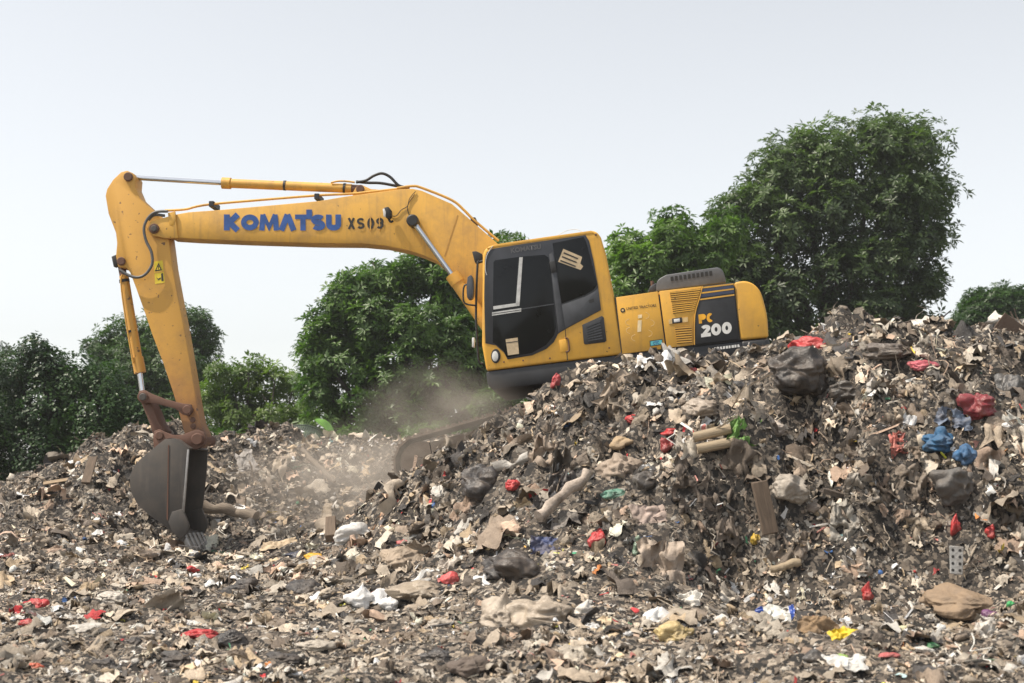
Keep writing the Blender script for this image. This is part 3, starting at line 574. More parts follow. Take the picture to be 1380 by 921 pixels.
pipe('antenna_wire', [(752, 317), (764, 311), (777, 309.5), (786, 314), (790, 322)], NL + 0.01, 0.005, WHITE, cab); pipe('cable', [(664, 332), (656, 345), (654, 362), (656, 371)], NL - 0.015, 0.006, PALE, cab)
wl = prism('work_lamp', [(636, 339), (642, 338.5), (650, 342.5), (650, 352), (640, 354.5)], NL + 0.2, NL + 0.38, BLACK, cab, 0.015)
pipe('handrail', [(652, 352), (646.5, 353.5), (643.5, 358), (641.5, 420), (642.5, 448), (645, 486), (651, 490)], NL + 0.12, 0.018, BLACK, cab, 8, 4)
pipe('mirror_arm', [(642, 412), (626.5, 409), (624.2, 396), (626, 385), (632, 384)], NL + 0.1, 0.014, BLACK, cab, 8, 3)
prism('mirror', curve_px([(630, 374), (634, 371), (637, 374), (638.3, 386), (637, 400), (633.5, 403), (629.5, 401), (628.6, 388)], 3), NL + 0.02, NL + 0.2, GREYP, cab, 0.02)
prism('front_lamp', [(636, 455), (639.5, 455), (639.5, 468), (636, 468)], NL + 0.1, NL + 0.2, LENSM, cab, 0.01)

# --- tracks
sh_v, sh_f = [], []
for c, s in [((0, 0, 0), (0.185, 0.6, 0.03))] + [((x, 0, 0.028), (0.022, 0.59, 0.035)) for x in (-0.08, 0, 0.07)]:
    v, f = box_geo(c, s); b = len(sh_v); sh_v += v; sh_f += [tuple(i + b for i in q) for q in f]
shoe_me = None
for lc in (-1.06, 1.1):
    F = M(570, 624, lc); L, r, th = 2.78, 0.40, R(15.5)
    dirx, up = Vector((math.cos(th), 0, math.sin(th))), Vector((-math.sin(th), 0, math.cos(th)))
    B = F + dirx * L
    v, f = [], []
    prof = [F + up * 0.26 - dirx * 0.05, B + up * 0.26 + dirx * 0.05, B + dirx * 0.22, B - up * 0.26, F - up * 0.26, F - dirx * 0.22]
    kk = len(prof); v = [p + Vector((0, d, 0)) for d in (-0.2, 0.2) for p in prof]
    tr = mk('track', v, [tuple(range(kk)), tuple(range(kk, 2 * kk))] + [(i, (i + 1) % kk, kk + (i + 1) % kk, kk + i) for i in range(kk)], TRACKM, EX, False, 0.03)
    for cpt, rr in ((F, 0.33), (B, 0.34)):
        vv, ff = tube_geo([cpt + Vector((0, -0.23, 0)), cpt + Vector((0, 0.23, 0))], rr, 22); mk('idler_wheel', vv, ff, TRACKM, tr, True, 0.02)
    for i in range(6):
        cpt = F + dirx * (0.45 + i * 0.38) - up * 0.3
        vv, ff = tube_geo([cpt + Vector((0, -0.24, 0)), cpt + Vector((0, 0.24, 0))], 0.085, 12); mk('track_roller', vv, ff, TRACKM, tr, True)
    per = 2 * L + 2 * math.pi * r; n = 44
    for i in range(n):
        s = per * i / n
        if s < L: p, nn = F + dirx * s + up * r, up
        elif s < L + math.pi * r:
            a = (s - L) / r; nn = up * math.cos(a) + dirx * math.sin(a); p = B + nn * r
        elif s < 2 * L + math.pi * r: p, nn = B - dirx * (s - L - math.pi * r) - up * r, -up
        else:
            a = (s - 2 * L - math.pi * r) / r; nn = -up * math.cos(a) - dirx * math.sin(a); p = F + nn * r
        if shoe_me is None: so_ = mk('track_shoe', sh_v, sh_f, TRACKM, tr); shoe_me = so_.data
        else: so_ = link('track_shoe', shoe_me, None, tr)
        y = Vector((0, 1, 0)); x = y.cross(nn)
        mt = Matrix((x, y, nn)).transposed().to_4x4(); mt.translation = p; so_.matrix_local = mt

# ------------------------------------------------------------------ trees
def leaf_proto(kind):
    v, f = [], []
    if kind == 'whorl':
        for i in range(8):
            a = 2 * math.pi * i / 8 + random.uniform(-.25, .25); d = Vector((math.cos(a), math.sin(a), 0)); s = Vector((-d.y, d.x, 0)); el = random.uniform(-0.15, 0.75); L = random.uniform(0.75, 1.1)
            e = (d * math.cos(el) + Vector((0, 0, math.sin(el)))); up = Vector((0, 0, 1)); b = len(v)
            v += [e * 0.08, e * 0.55 * L + s * 0.15 * L + up * 0.05, e * L - up * 0.12 * L, e * 0.55 * L - s * 0.15 * L + up * 0.05]; f += [(b, b + 1, b + 2), (b, b + 2, b + 3)]
    else:
        for i in range(5):
            o = Vector((random.uniform(-1, 1), random.uniform(-1, 1), random.uniform(-.5, .5))); a = random.uniform(0, 6.28); d = Vector((math.cos(a), math.sin(a), random.uniform(-.9, .3))).normalized(); s = d.cross(Vector((0, 0, 1))).normalized(); b = len(v)
            v += [o, o + d * 0.4 + s * 0.32 + Vector((0, 0, .06)), o + d * 0.95, o + d * 0.4 - s * 0.32 + Vector((0, 0, .06))]; f += [(b, b + 1, b + 2), (b, b + 2, b + 3)]
    return np.array([tuple(x) for x in v]), np.array(f)
WH = [leaf_proto('whorl') for _ in range(6)]; LV = [leaf_proto('vine') for _ in range(6)]
def frames(nv):
    """rotation matrices whose z axis is nv, with a random spin"""
    n = len(nv); a = RNG.normal(size=(n, 3)); x = np.cross(a, nv); x /= np.linalg.norm(x, axis=1, keepdims=True) + 1e-9; y = np.cross(nv, x)
    return np.stack([x, y, nv], 2)
def scatter(protos, pos, nv, size, col, aniso=None, Rm=None):
    V, F, CL = [], [], []; off = 0; Rm = frames(nv) if Rm is None else Rm; pick = RNG.integers(0, len(protos), len(pos))
    for k, (pv, pf) in enumerate(protos):
        idx = np.nonzero(pick == k)[0]
        if len(idx) == 0: continue
        loc = pv[None] * size[idx, None, None]
        if aniso is not None: loc = loc * aniso[idx, None, :]
        v = np.einsum('nij,nkj->nki', Rm[idx], loc) + pos[idx, None, :]
        f = pf[None] + (np.arange(len(idx)) * len(pv))[:, None, None] + off
        V.append(v.reshape(-1, 3)); F.append(f.reshape(-1, pf.shape[1])); CL.append(np.repeat(col[idx], len(pv), 0)); off += len(idx) * len(pv)
    return np.concatenate(V), np.concatenate(F), np.concatenate(CL)
def unit(n):
    a = RNG.normal(size=(n, 3)); return a / np.linalg.norm(a, axis=1, keepdims=True)
def tree(name, label, base, Y, lobes, dens, leaf, c0, c1, protos=WH, cat='tree', group='trees behind the tip', gap=-0.35, trunk_r=0.22, depth=1.0, limbs=True, fill=0.5):
    px2m = Y / FPX; bp = P(base[0], base[1], Y)
    root = empty(name, (bp.x, bp.y, -0.5)); tag(root, label, cat, group)
    org = np.array((bp.x, bp.y, -0.5)); pos, nv = [], []
    cents = []
    for (x, y, r) in lobes:
        rm = r * px2m
        for s in ((0.0, 1.0), (0.9, 0.85), (-0.75, 0.75)):
            c = np.array(tuple(P(x + RNG.uniform(-.25, .25) * r * (s[0] != 0), y + RNG.uniform(0, .3) * r * (s[0] != 0), Y + s[0] * rm * 1.3 * depth))); rr = rm * s[1]
            if s[0] == 0: cents.append((c, rm))
            n = int(dens * rr * rr); d = unit(n); rad = rr * (1 - fill * RNG.random(n) ** 1.6) * (1 + 0.22 * vn(d * 2.2 + c, 4))
            pos.append(c + d * rad[:, None] * np.array((1, 1, 0.92))); nv.append(d)
    pos = np.concatenate(pos); nv = np.concatenate(nv)
    keep = (fbm(pos * 0.85, 21, 2) > gap) & (pos[:, 2] > 0.0); pos, nv = pos[keep], nv[keep]
    nv = nv * 0.75 + np.array((0, 0, 0.75)) + RNG.normal(size=nv.shape) * 0.3; nv /= np.linalg.norm(nv, axis=1, keepdims=True)
    n = len(pos); t = np.clip(0.5 + 0.45 * fbm(pos * 0.6, 31, 2) + RNG.normal(size=n) * 0.2, 0, 1)[:, None]
    col = np.array(c0) * (1 - t) + np.array(c1) * t
    v, f, cl = scatter(protos, pos - org, nv, leaf * RNG.uniform(0.7, 1.3, n), col)
    link('crown', big_mesh('crown', v, f, LEAF, cl), None, root)
    top = np.mean([c for c, _ in cents], 0) - org; fork = Vector((top[0] * 0.3, 0, max(1.2, top[2] * 0.42)))
    tube('trunk', [(0, 0, 0), Vector((0.05, 0.0, fork.z * 0.5)) + fork * 0.1, fork, Vector(top) * 0.9 + Vector((0, 0, 0.2))], [trunk_r * 1.3, trunk_r, trunk_r * 0.8, trunk_r * 0.25], BARK, root, 9)
    if limbs:
        for i, (c, rm) in enumerate(cents):
            e = Vector(c - org); mid = fork.lerp(e, 0.5) + Vector((random.uniform(-.3, .3), random.uniform(-.3, .3), -0.15))
            tube('limb', [fork * 0.95, mid, e, e + Vector((random.uniform(-.3, .3), 0, rm * 0.5))], [trunk_r * 0.45, trunk_r * 0.28, trunk_r * 0.15, 0.02], BARK, root, 6)
    return root
GD, GM, GB = (0.013, 0.030, 0.012), (0.040, 0.085, 0.022), (0.065, 0.135, 0.026)
tree('broadleaf_tree', 'tall spreading tree with grey green crown rising behind the counterweight', (1130, 480), 46,
     [(1185, 190, 52), (1235, 195, 45), (1130, 200, 45), (1255, 255, 42), (1195, 255, 60), (1120, 265, 58), (1050, 220, 45), (1025, 265, 42), (985, 285, 36), (1060, 300, 52), (1250, 315, 40), (1200, 330, 55), (1130, 345, 58), (1245, 375, 34), (1010, 345, 48), (1060, 385, 55), (1190, 400, 52), (1130, 430, 52), (1230, 435, 42), (1010, 420, 46), (1060, 455, 46), (1180, 460, 46), (1260, 455, 28), (960, 400, 36), (960, 450, 36), (972, 335, 38), (985, 380, 42), (940, 385, 34), (1085, 235, 44), (1085, 190, 26)],
     135, 0.27, (0.036, 0.060, 0.026), (0.115, 0.17, 0.065), gap=-0.75, trunk_r=0.3, fill=0.75)
tree('broadleaf_tree', 'bright green tree directly behind the cab and side panels', (880, 480), 42,
     [(850, 345, 38), (905, 310, 36), (930, 335, 34), (880, 350, 42), (840, 395, 40), (940, 375, 40), (900, 400, 46), (958, 340, 36), (978, 312, 34), (960, 410, 40), (850, 440, 40), (920, 450, 42), (800, 420, 34), (780, 470, 36)],
     230, 0.25, (0.050, 0.100, 0.022), (0.15, 0.25, 0.05), gap=-0.45, trunk_r=0.22)
tree('broadleaf_tree', 'large dense green tree under the boom in front of the cab', (540, 590), 40,
     [(515, 370, 34), (560, 365, 36), (595, 352, 36), (480, 385, 34), (465, 400, 34), (610, 385, 40), (640, 370, 38), (675, 345, 32), (500, 420, 48), (560, 430, 55), (620, 440, 52), (445, 440, 38), (430, 475, 36), (470, 480, 48), (530, 490, 52), (600, 500, 52), (650, 480, 45), (430, 520, 36), (480, 545, 46), (550, 555, 48), (620, 555, 46), (665, 540, 40), (440, 570, 36), (510, 590, 40), (688, 338, 28), (690, 400, 40), (705, 480, 40), (700, 560, 36)],
     250, 0.235, (0.038, 0.082, 0.022), (0.13, 0.22, 0.05), gap=-0.38, trunk_r=0.3)
tree('broadleaf_tree', 'round dark tree rising behind the excavator arm', (215, 590), 50,
     [(215, 445, 40), (255, 440, 34), (265, 480, 32), (165, 455, 34), (135, 470, 24), (180, 490, 46), (235, 490, 44), (270, 450, 26), (190, 540, 46), (240, 540, 44), (150, 510, 36)],
     290, 0.20, (0.024, 0.054, 0.018), (0.075, 0.14, 0.034), gap=-0.5, trunk_r=0.25)
tree('broadleaf_tree', 'pale yellowish green bushy tree between the arm and the large tree', (335, 600), 44,
     [(300, 510, 30), (335, 505, 30), (370, 515, 28), (395, 520, 22), (285, 545, 30), (320, 550, 36), (365, 550, 36), (400, 555, 26), (290, 585, 30), (340, 590, 34), (385, 590, 30)],
     260, 0.21, (0.065, 0.11, 0.025), (0.18, 0.26, 0.06), gap=-0.35, trunk_r=0.16)
tree('vine_covered_tree', 'dark tree wholly draped in climbing vines at the left edge', (90, 660), 34,
     [(45, 470, 22), (60, 490, 30), (20, 500, 34), (95, 505, 34), (135, 515, 34), (60, 540, 48), (120, 550, 48), (165, 550, 32), (0, 560, 46), (50, 600, 52), (115, 605, 50), (170, 595, 36), (-10, 630, 50), (50, 650, 46), (110, 650, 42), (-60, 580, 60), (185, 600, 30), (178, 565, 34), (140, 590, 46)],
     640, 0.094, (0.014, 0.036, 0.012), (0.050, 0.105, 0.028), LV, gap=-1.5, trunk_r=0.25, depth=0.8, fill=0.25)
tree('broadleaf_tree', 'small grey green tree at the left edge behind the vines', (-10, 640), 52, [(-10, 490, 34), (10, 500, 28), (-30, 530, 40), (5, 560, 40)], 200, 0.27, (0.03, 0.05, 0.025), (0.075, 0.11, 0.05), trunk_r=0.15)
tree('broadleaf_tree', 'low round bright green tree beyond the crest at the right edge', (1345, 470), 60, [(1345, 408, 26), (1370, 410, 28), (1320, 412, 24), (1310, 435, 28), (1350, 440, 34), (1395, 430, 34), (1300, 450, 20)],
     230, 0.28, (0.022, 0.052, 0.014), (0.062, 0.125, 0.030), gap=-0.9, trunk_r=0.2)
for i, (x, y, r, lab) in enumerate([(225, 590, 24, 'low leafy shrub behind the bucket links'), (300, 598, 20, 'low leafy shrub below the pale bushy tree'), (480, 600, 22, 'low leafy shrub at the foot of the large tree'), (590, 596, 26, 'low leafy shrub behind the track in the dust'),
                                    (690, 545, 26, 'sunlit leafy shrub seen under the cab floor'), (1290, 455, 18, 'dark leafy shrub at the right foot of the tall spreading tree')]):
    tree('shrub', lab, (x, y + 20), 37 if i != 5 else 45, [(x - r, y, r), (x, y - 4, r), (x + r, y + 2, r * .9), (x, y + r, r)], 330, 0.2, (0.028, 0.060, 0.014), (0.085, 0.16, 0.035), cat='shrub', group='shrubs along the tree line', gap=-0.8, trunk_r=0.04, limbs=False)
# banana and palm leaves at the ridge
def frond(name, label, pts, Y, wd, mat, split):
    c = catmull([P(x, y, Y) for x, y in pts], 8); k = len(c); root = empty(name, c[0]); tag(root, label, 'plant'); b0 = c[0]
    tube('midrib', [p - b0 for p in c], [0.03 * (1 - i / k) + 0.006 for i in range(k)], mat, root, 6)
    for sgn in (-1, 1):
        v, f = [], []
        for i in range(k - 1):
            t = i / (k - 1); wv = wd * math.sin(math.pi * min(1, t * 0.95 + 0.05)) ** 0.7; d = (c[i + 1] - c[i]); s = Vector((0.25, 0.55 * sgn, -0.55 if split else 0.35 * sgn)).normalized() * wv
            b = len(v); e = d * (0.62 if split else 1.0); v += [c[i] - b0, c[i] + e - b0, c[i] + e + s * (1.0 if not split else 0.9) - b0, c[i] + s - b0]; f.append((b, b + 1, b + 2, b + 3))
        mk('leaf_blade', v, f, mat, root)
frond('palm_frond', 'dark drooping palm frond in front of the large tree', [(440, 600), (432, 582), (415, 574), (395, 574), (375, 582)], 33, 0.5, plain('palm_green', (0.035, 0.06, 0.04), 0.5), True)
frond('banana_leaf', 'bright upright banana leaf beside the palm frond', [(452, 600), (444, 584), (434, 572), (424, 566)], 33, 0.22, plain('banana_green', (0.14, 0.30, 0.05), 0.45), False)

# ------------------------------------------------------------------ loose litter (uncountable), joined
def grid_proto(n, amp, fr, asp=1.0, curl=0.0):
    g = np.linspace(-.5, .5, n); x, y = np.meshgrid(g, g); p = np.c_[x.ravel(), y.ravel() * asp, np.zeros(n * n)]; s = RNG.uniform(0, 99)
    j = np.c_[p[:, :2] * fr + s, np.zeros(len(p))]
    p[:, 2] = amp * vn(j, 1) + curl * (p[:, 0] ** 2) * 2 - amp * np.abs(vn(j * 1.9, 2)); p[:, 0] += 0.12 * vn(j * 1.5, 3); p[:, 1] += 0.12 * asp * vn(j * 1.5 + 9, 4)
    i = (np.arange(n - 1)[:, None] * n + np.arange(n - 1)[None]).ravel(); f = np.concatenate([np.stack([i, i + 1, i + n + 1], 1), np.stack([i, i + n + 1, i + n], 1)]); return p, f
def ico(sub):
    bm = bmesh.new(); bmesh.ops.create_icosphere(bm, subdivisions=sub, radius=0.5); v = np.array([x.co[:] for x in bm.verts]); f = np.array([[x.index for x in q.verts] for q in bm.faces]); bm.free(); return v, f
ICO2, ICO4, ICO5 = ico(2), ico(4), ico(5)
def wad_proto(big=0):
    v, f = ico(3) if big else ICO2; s = RNG.uniform(0, 99); d = v / 0.5 * np.array((1, 1.6, 1.6)); r = 1 + 0.35 * vn(d * 1.5 + s, 1) - 0.50 * np.abs(vn(d * 2.6 + s, 2)) - (0.3 * np.abs(vn(d * 5.5 + s, 3)) if big else 0); v = v * r[:, None] * np.array((1, RNG.uniform(.55, .9), RNG.uniform(.35, .6))); return v, f
def strip_proto():
    k = 7; t = np.linspace(-.5, .5, k); s = RNG.uniform(0, 99); q = np.c_[t * 5 + s, t * 0, t * 0]; wv = 0.05 + 0.05 * np.abs(vn(q * 2, 5)); c = np.c_[t, 0.14 * vn(q, 1), 0.18 * vn(q + 7, 2)]
    v = np.concatenate([c + np.c_[t * 0, wv, wv * vn(q * 2, 6)], c - np.c_[t * 0, wv, wv * vn(q * 2, 6)]]); i = np.arange(k - 1); return v, np.concatenate([np.stack([i, i + 1, i + k + 1], 1), np.stack([i, i + k + 1, i + k], 1)])
def slab_proto(a, b):
    v, f = box_geo((0, 0, 0), (1, a, b)); v = np.array(v) + RNG.normal(size=(8, 3)) * np.array((.05, .04 * a, .02)); f = np.array(f); return v, np.concatenate([f[:, [0, 1, 2]], f[:, [0, 2, 3]]])
PR = {'bigsheet': [grid_proto(10, 0.24, 4.2, RNG.uniform(.4, .9), RNG.uniform(-.4, .6)) for _ in range(16)], 'bigwad': [wad_proto(3) for _ in range(16)],
      'sheet': [grid_proto(6, 0.36, 4.0, RNG.uniform(.4, .9), RNG.uniform(-.4, .6)) for _ in range(16)], 'chip': [grid_proto(4, 0.30, 3.0, RNG.uniform(.4, .9), RNG.uniform(-.3, .5)) for _ in range(12)], 'wad': [wad_proto() for _ in range(14)], 'strip': [strip_proto() for _ in range(12)], 'slab': [slab_proto(RNG.uniform(.3, .8), RNG.uniform(.02, .07)) for _ in range(8)], 'stick': [slab_proto(RNG.uniform(.05, .10), RNG.uniform(.03, .07)) for _ in range(6)]}
def rag_proto():
    n, m = 10, 7; u, w = np.meshgrid(np.linspace(-.5, .5, n), np.linspace(-.5, .5, m)); u, w = u.ravel(), w.ravel(); s = RNG.uniform(0, 99); q = np.c_[u * 2.4 + s, w * 8 + s, u * 0]
    wid = (0.18 + 0.28 * np.abs(vn(np.c_[u * 2.2 + s, u * 0, u * 0], 2))) * (1 + 0.3 * vn(q, 4)); z = 0.20 * vn(q, 1) - 0.16 * np.abs(vn(q * 1.7, 3)) + 0.10 * vn(np.c_[u * 3 + s, u * 0, u * 0], 5) - 0.5 * w * w
    v = np.c_[u + 0.08 * vn(q * 1.3, 6), w * 2 * wid, z]; i = (np.arange(m - 1)[:, None] * n + np.arange(n - 1)[None]).ravel(); return v, np.concatenate([np.stack([i, i + 1, i + n + 1], 1), np.stack([i, i + n + 1, i + n], 1)])
def film_proto():
    n = 8; g = np.linspace(-.5, .5, n); u, w = np.meshgrid(g, g); u, w = u.ravel(), w.ravel(); s = RNG.uniform(0, 99); a = RNG.uniform(0.5, 0.9); wu = u + 0.25 * vn(np.c_[u * 2 + s, w * 2, u * 0], 7); q = np.c_[wu * 2.4 + s, w * 8 + s, u * 0]
    z = 0.22 * vn(q, 1) - 0.20 * np.abs(vn(q * 1.6, 3)) + 0.12 * vn(np.c_[u * 2.5 + s, w * 2.5, u * 0], 5) - 0.35 * (u * u + w * w); e = 1 + 0.55 * vn(np.c_[u * 3, w * 3 + s, u * 0], 8)
    i = (np.arange(n - 1)[:, None] * n + np.arange(n - 1)[None]).ravel(); return np.c_[u * e, w * a * e, z], np.concatenate([np.stack([i, i + 1, i + n + 1], 1), np.stack([i, i + n + 1, i + n], 1)])
def string_proto():
    k = 11; t = np.linspace(-.5, .5, k); s = RNG.uniform(0, 99); q = np.c_[t * 6 + s, t * 0, t * 0]; c = np.c_[t, 0.22 * vn(q, 1), 0.16 * vn(q + 7, 2)]; w_ = np.c_[t * 0, t * 0 + 0.011, t * 0 + 0.008]
    i = np.arange(k - 1); return np.concatenate([c + w_, c - w_]), np.concatenate([np.stack([i, i + 1, i + k + 1], 1), np.stack([i, i + k + 1, i + k], 1)])
PR['string'] = [string_proto() for _ in range(14)]
PR['film'] = [film_proto() for _ in range(24)]
PR['rag'] = [rag_proto() for _ in range(18)]
PAL = np.array([(0.38, 0.32, 0.25), (0.30, 0.245, 0.185), (0.22, 0.175, 0.135), (0.46, 0.41, 0.34), (0.155, 0.12, 0.09), (0.09, 0.072, 0.058), (0.035, 0.033, 0.033), (0.58, 0.55, 0.50), (0.22, 0.195, 0.165), (0.34, 0.26, 0.17), (0.125, 0.112, 0.10), (0.72, 0.69, 0.64), (0.42, 0.30, 0.22),
                (0.50, 0.025, 0.03), (0.45, 0.16, 0.14), (0.04, 0.12, 0.32), (0.05, 0.24, 0.12), (0.62, 0.46, 0.05), (0.22, 0.40, 0.42), (0.55, 0.20, 0.05)])
WM = np.array([18, 15, 10, 14, 9, 9, 13, 5, 4, 9, 6, 1.0, 8, 0.8, .6, .15, .2, .2, .25, .15]); WF = np.array([21, 14, 8, 19, 6, 4, 4, 9, 3, 10, 2, 1.6, 8, .8, .7, .25, .3, .4, .4, .3])
def litter(name, label, count, s0, kinds, seed, ylim=(9.5, 31.5), sink=0.3, dull=False, clear=True):
    global RNG
    RNG = np.random.default_rng(seed); V, F, CL, SMO = [], [], [], []; off = 0
    n = count * 17; x = RNG.uniform(-11.5, 11.5, n); y = RNG.uniform(ylim[0], ylim[1], n); z = hgt(x, y)
    ppx = 690 + x / y * FPX; keep = (ppx > -110) & (ppx < 1490) & ((y < 20.6) | (x < -1.2) | (RNG.random(n) < 0.15))
    N_ = nrm(x, y); keep &= RNG.random(n) < np.clip(0.15 / N_[:, 2] ** 1.5, 0, 1) * np.where(y > 21, 0.75, 1) * np.where(y < 14, 1 + 0.35 * (14 - y), 1); idx = np.nonzero(keep)[0][:count]; x, y, z, N_ = x[idx], y[idx], z[idx], N_[idx]
    ok = np.ones(len(x), bool)
    if clear:
        for p, w_, h_ in ITEMS:
            r = 0.5 * max(w_, h_) * p.y / FPX; ok &= ~((np.abs(x - p.x) < 0.45 * w_ * p.y / FPX + 0.02) & (y < p.y + r) & (y > p.y - r - 0.15) & (np.abs(z - p.z) < 0.5 * h_ * p.y / FPX + 0.05))
    x, y, z, N_ = x[ok], y[ok], z[ok], N_[ok]
    n = len(x); mound = np.clip((z - 0.45) / 0.9, 0, 1) * (y < 21.5) + 0.45 * (y >= 21.5); w2 = WM[None] * mound[:, None] + WF[None] * (1 - mound[:, None]); w2[:, 13:] *= 0.25 if dull else 1.0; cw = np.cumsum(w2, 1); pick = (RNG.random(n)[:, None] * cw[:, -1:] > cw).sum(1)
    patch = fbm(np.c_[x, y, z] * 0.9, 77, 3)
    col = PAL[pick] * np.exp(RNG.normal(size=n) * 0.30 + 0.42 * patch + 0.26)[:, None]; col = np.clip(col, 0.008, 0.85)
    size = s0 * np.exp(np.clip(RNG.normal(size=n) * 0.42, -1, 0.75)) * (0.72 + 0.28 * y / 14) * (0.8 + 0.2 * mound)
    nv = N_ + RNG.normal(size=(n, 3)) * (0.32 + 0.32 * mound)[:, None]; nv /= np.linalg.norm(nv, axis=1, keepdims=True)
    pos = np.c_[x, y, z] + N_ * (size * RNG.uniform(-sink, 0.28, n))[:, None]
    kd = RNG.choice(len(kinds), n, p=np.array([k[1] for k in kinds]) / sum(k[1] for k in kinds))
    for k, (kk, _) in enumerate(kinds):
        q = kd == k
        if not q.any(): continue
        Rm = None
        if kk in ('rag', 'film', 'string'):                                                 # film and cloth hang down the slope
            dn = np.c_[N_[q][:, :2], -np.hypot(N_[q][:, 0], N_[q][:, 1])[:, None] ** 1.0] + RNG.normal(size=(q.sum(), 3)) * 0.28; zz_ = nv[q]; dn -= zz_ * (dn * zz_).sum(1, keepdims=True); dn /= np.linalg.norm(dn, axis=1, keepdims=True); Rm = np.stack([dn, np.cross(zz_, dn), zz_], 2)
        v, f, c = scatter(PR[kk], pos[q], nv[q], size[q] * {'strip': 1.9, 'stick': 1.9, 'rag': 1.55, 'string': 3.2}.get(kk, 1.0), col[q], Rm=Rm); V.append(v); F.append(f + off); CL.append(c); off += len(v); SMO.append(np.full(len(f), kk not in ('slab', 'stick', 'chip')))
    me = big_mesh(name, np.concatenate(V), np.concatenate(F), LITTER, np.concatenate(CL))
    me.polygons.foreach_set('use_smooth', np.concatenate(SMO))
    tag(link(name, me, None), label, 'rubbish', kind='stuff')
# ------------------------------------------------------------------ rubbish that can be picked out one by one
GROUP = 'larger pieces lying in the rubbish'; ITEMS = []                   # footprints kept clear of loose litter
def place(o, px, py, wpx, lift=0.0, spin=None, tilt=0.5, off=(0, 0, 0)):
    p = hit(px, py); n = Vector(nrm(np.array([p.x]), np.array([p.y]))[0]); n = (n * tilt + Vector((0, 0, 1)) * (1 - tilt) + Vector((0, -0.15, 0))).normalized()
    s = wpx * p.y / FPX; q = n.to_track_quat('Z', 'Y'); o.rotation_euler = (q.to_matrix().to_4x4() @ Matrix.Rotation(random.uniform(0, 6.28) if spin is None else spin, 4, 'Z')).to_euler()
    o.location = p + n * lift * s; return s
def bag(px, py, w_, h_, col, name, label, cat='bag', rough=0.33, dirt=0.35, fold=1.0, knot=True, seed=None):
    s = random.random() * 99 if seed is None else seed; v, f = ICO5 if w_ > 38 else ICO4; d = v / 0.5
    dw = d + 0.35 * np.stack([vn(d * 1.6 + s + 31 * i, 6) for i in range(3)], 1); st = dw * np.array((1.0, 1.8, 1.4))
    r = 1.02 + 0.36 * vn(d * 1.2 + s, 1) - fold * 0.30 * np.abs(vn(st * 1.5 + s, 2)) - fold * 0.12 * np.abs(vn(st * 2.8 + s, 3)) - fold * 0.045 * np.abs(vn(st * 7.5 + s, 4))
    for _ in range(4):                                                   # pulled corners and handles
        e = np.array([random.gauss(0, 1), random.gauss(0, 1), random.gauss(0, .6)]); e /= np.linalg.norm(e); r = r + random.uniform(.15, .55) * np.exp(-np.clip(1 - d @ e, 0, 2) / random.uniform(.035, .10))
    v = v * r[:, None]
    if knot: k = np.clip((v[:, 2] - 0.30) * 4, 0, 1); v = v * np.c_[1 - 0.7 * k, 1 - 0.7 * k, 1 + 0.25 * k]; v[:, 0] += 0.12 * k
    ITEMS.append((hit(px, py + h_ * .3), w_, h_)); sz = w_ * hit(px, py).y / FPX; asp = h_ / w_; v = v * np.array((sz, sz * min(1, 0.5 + asp / 2), sz * max(asp, 0.3))) * 1.08
    me = big_mesh(name, v, f, trash(col, rough, dirt), None, True); o = link(name, me, None); place(o, px, py + h_ * 0.30, w_, 0.02, spin=random.uniform(-.5, .5), tilt=0.15)
    return tag(o, label, cat, GROUP)
def sheet(px, py, w_, h_, col, name, label, cat='plastic sheet', amp=0.16, rough=0.5, dirt=0.35, face=0.6, spin=0.0):
    v, f = grid_proto(26, amp, 3.6, h_ / w_); v[:, 2] -= 0.35 * amp * np.abs(vn(np.c_[v[:, :2] * 11 + 40, v[:, :1] * 0], 8)); k = vn(np.c_[v[:, :2] * 9, v[:, :1] * 0], 5); v[:, 2] += 0.05 * k
    p = hit(px, py); ITEMS.append((p, w_, h_)); sz = w_ * p.y / FPX * 1.05; v = v * sz; n2 = len(v); t = sz * 0.012
    v = np.concatenate([v, v - np.array((0, 0, t))]); f = np.concatenate([f, f[:, ::-1] + n2])
    me = big_mesh(name, v, f, trash(col, rough, dirt), None, True); o = link(name, me, None)
    n = Vector((random.uniform(-.15, .15), -face, 1 - face + 0.15)).normalized(); z = n; x = Vector((1, 0, 0)); x = (x - z * x.dot(z)).normalized(); y = z.cross(x)
    o.rotation_euler = (Matrix((x, y, z)).transposed().to_4x4() @ Matrix.Rotation(spin, 4, 'Z')).to_euler(); o.location = p + n * sz * 0.14; return tag(o, label, cat, GROUP)
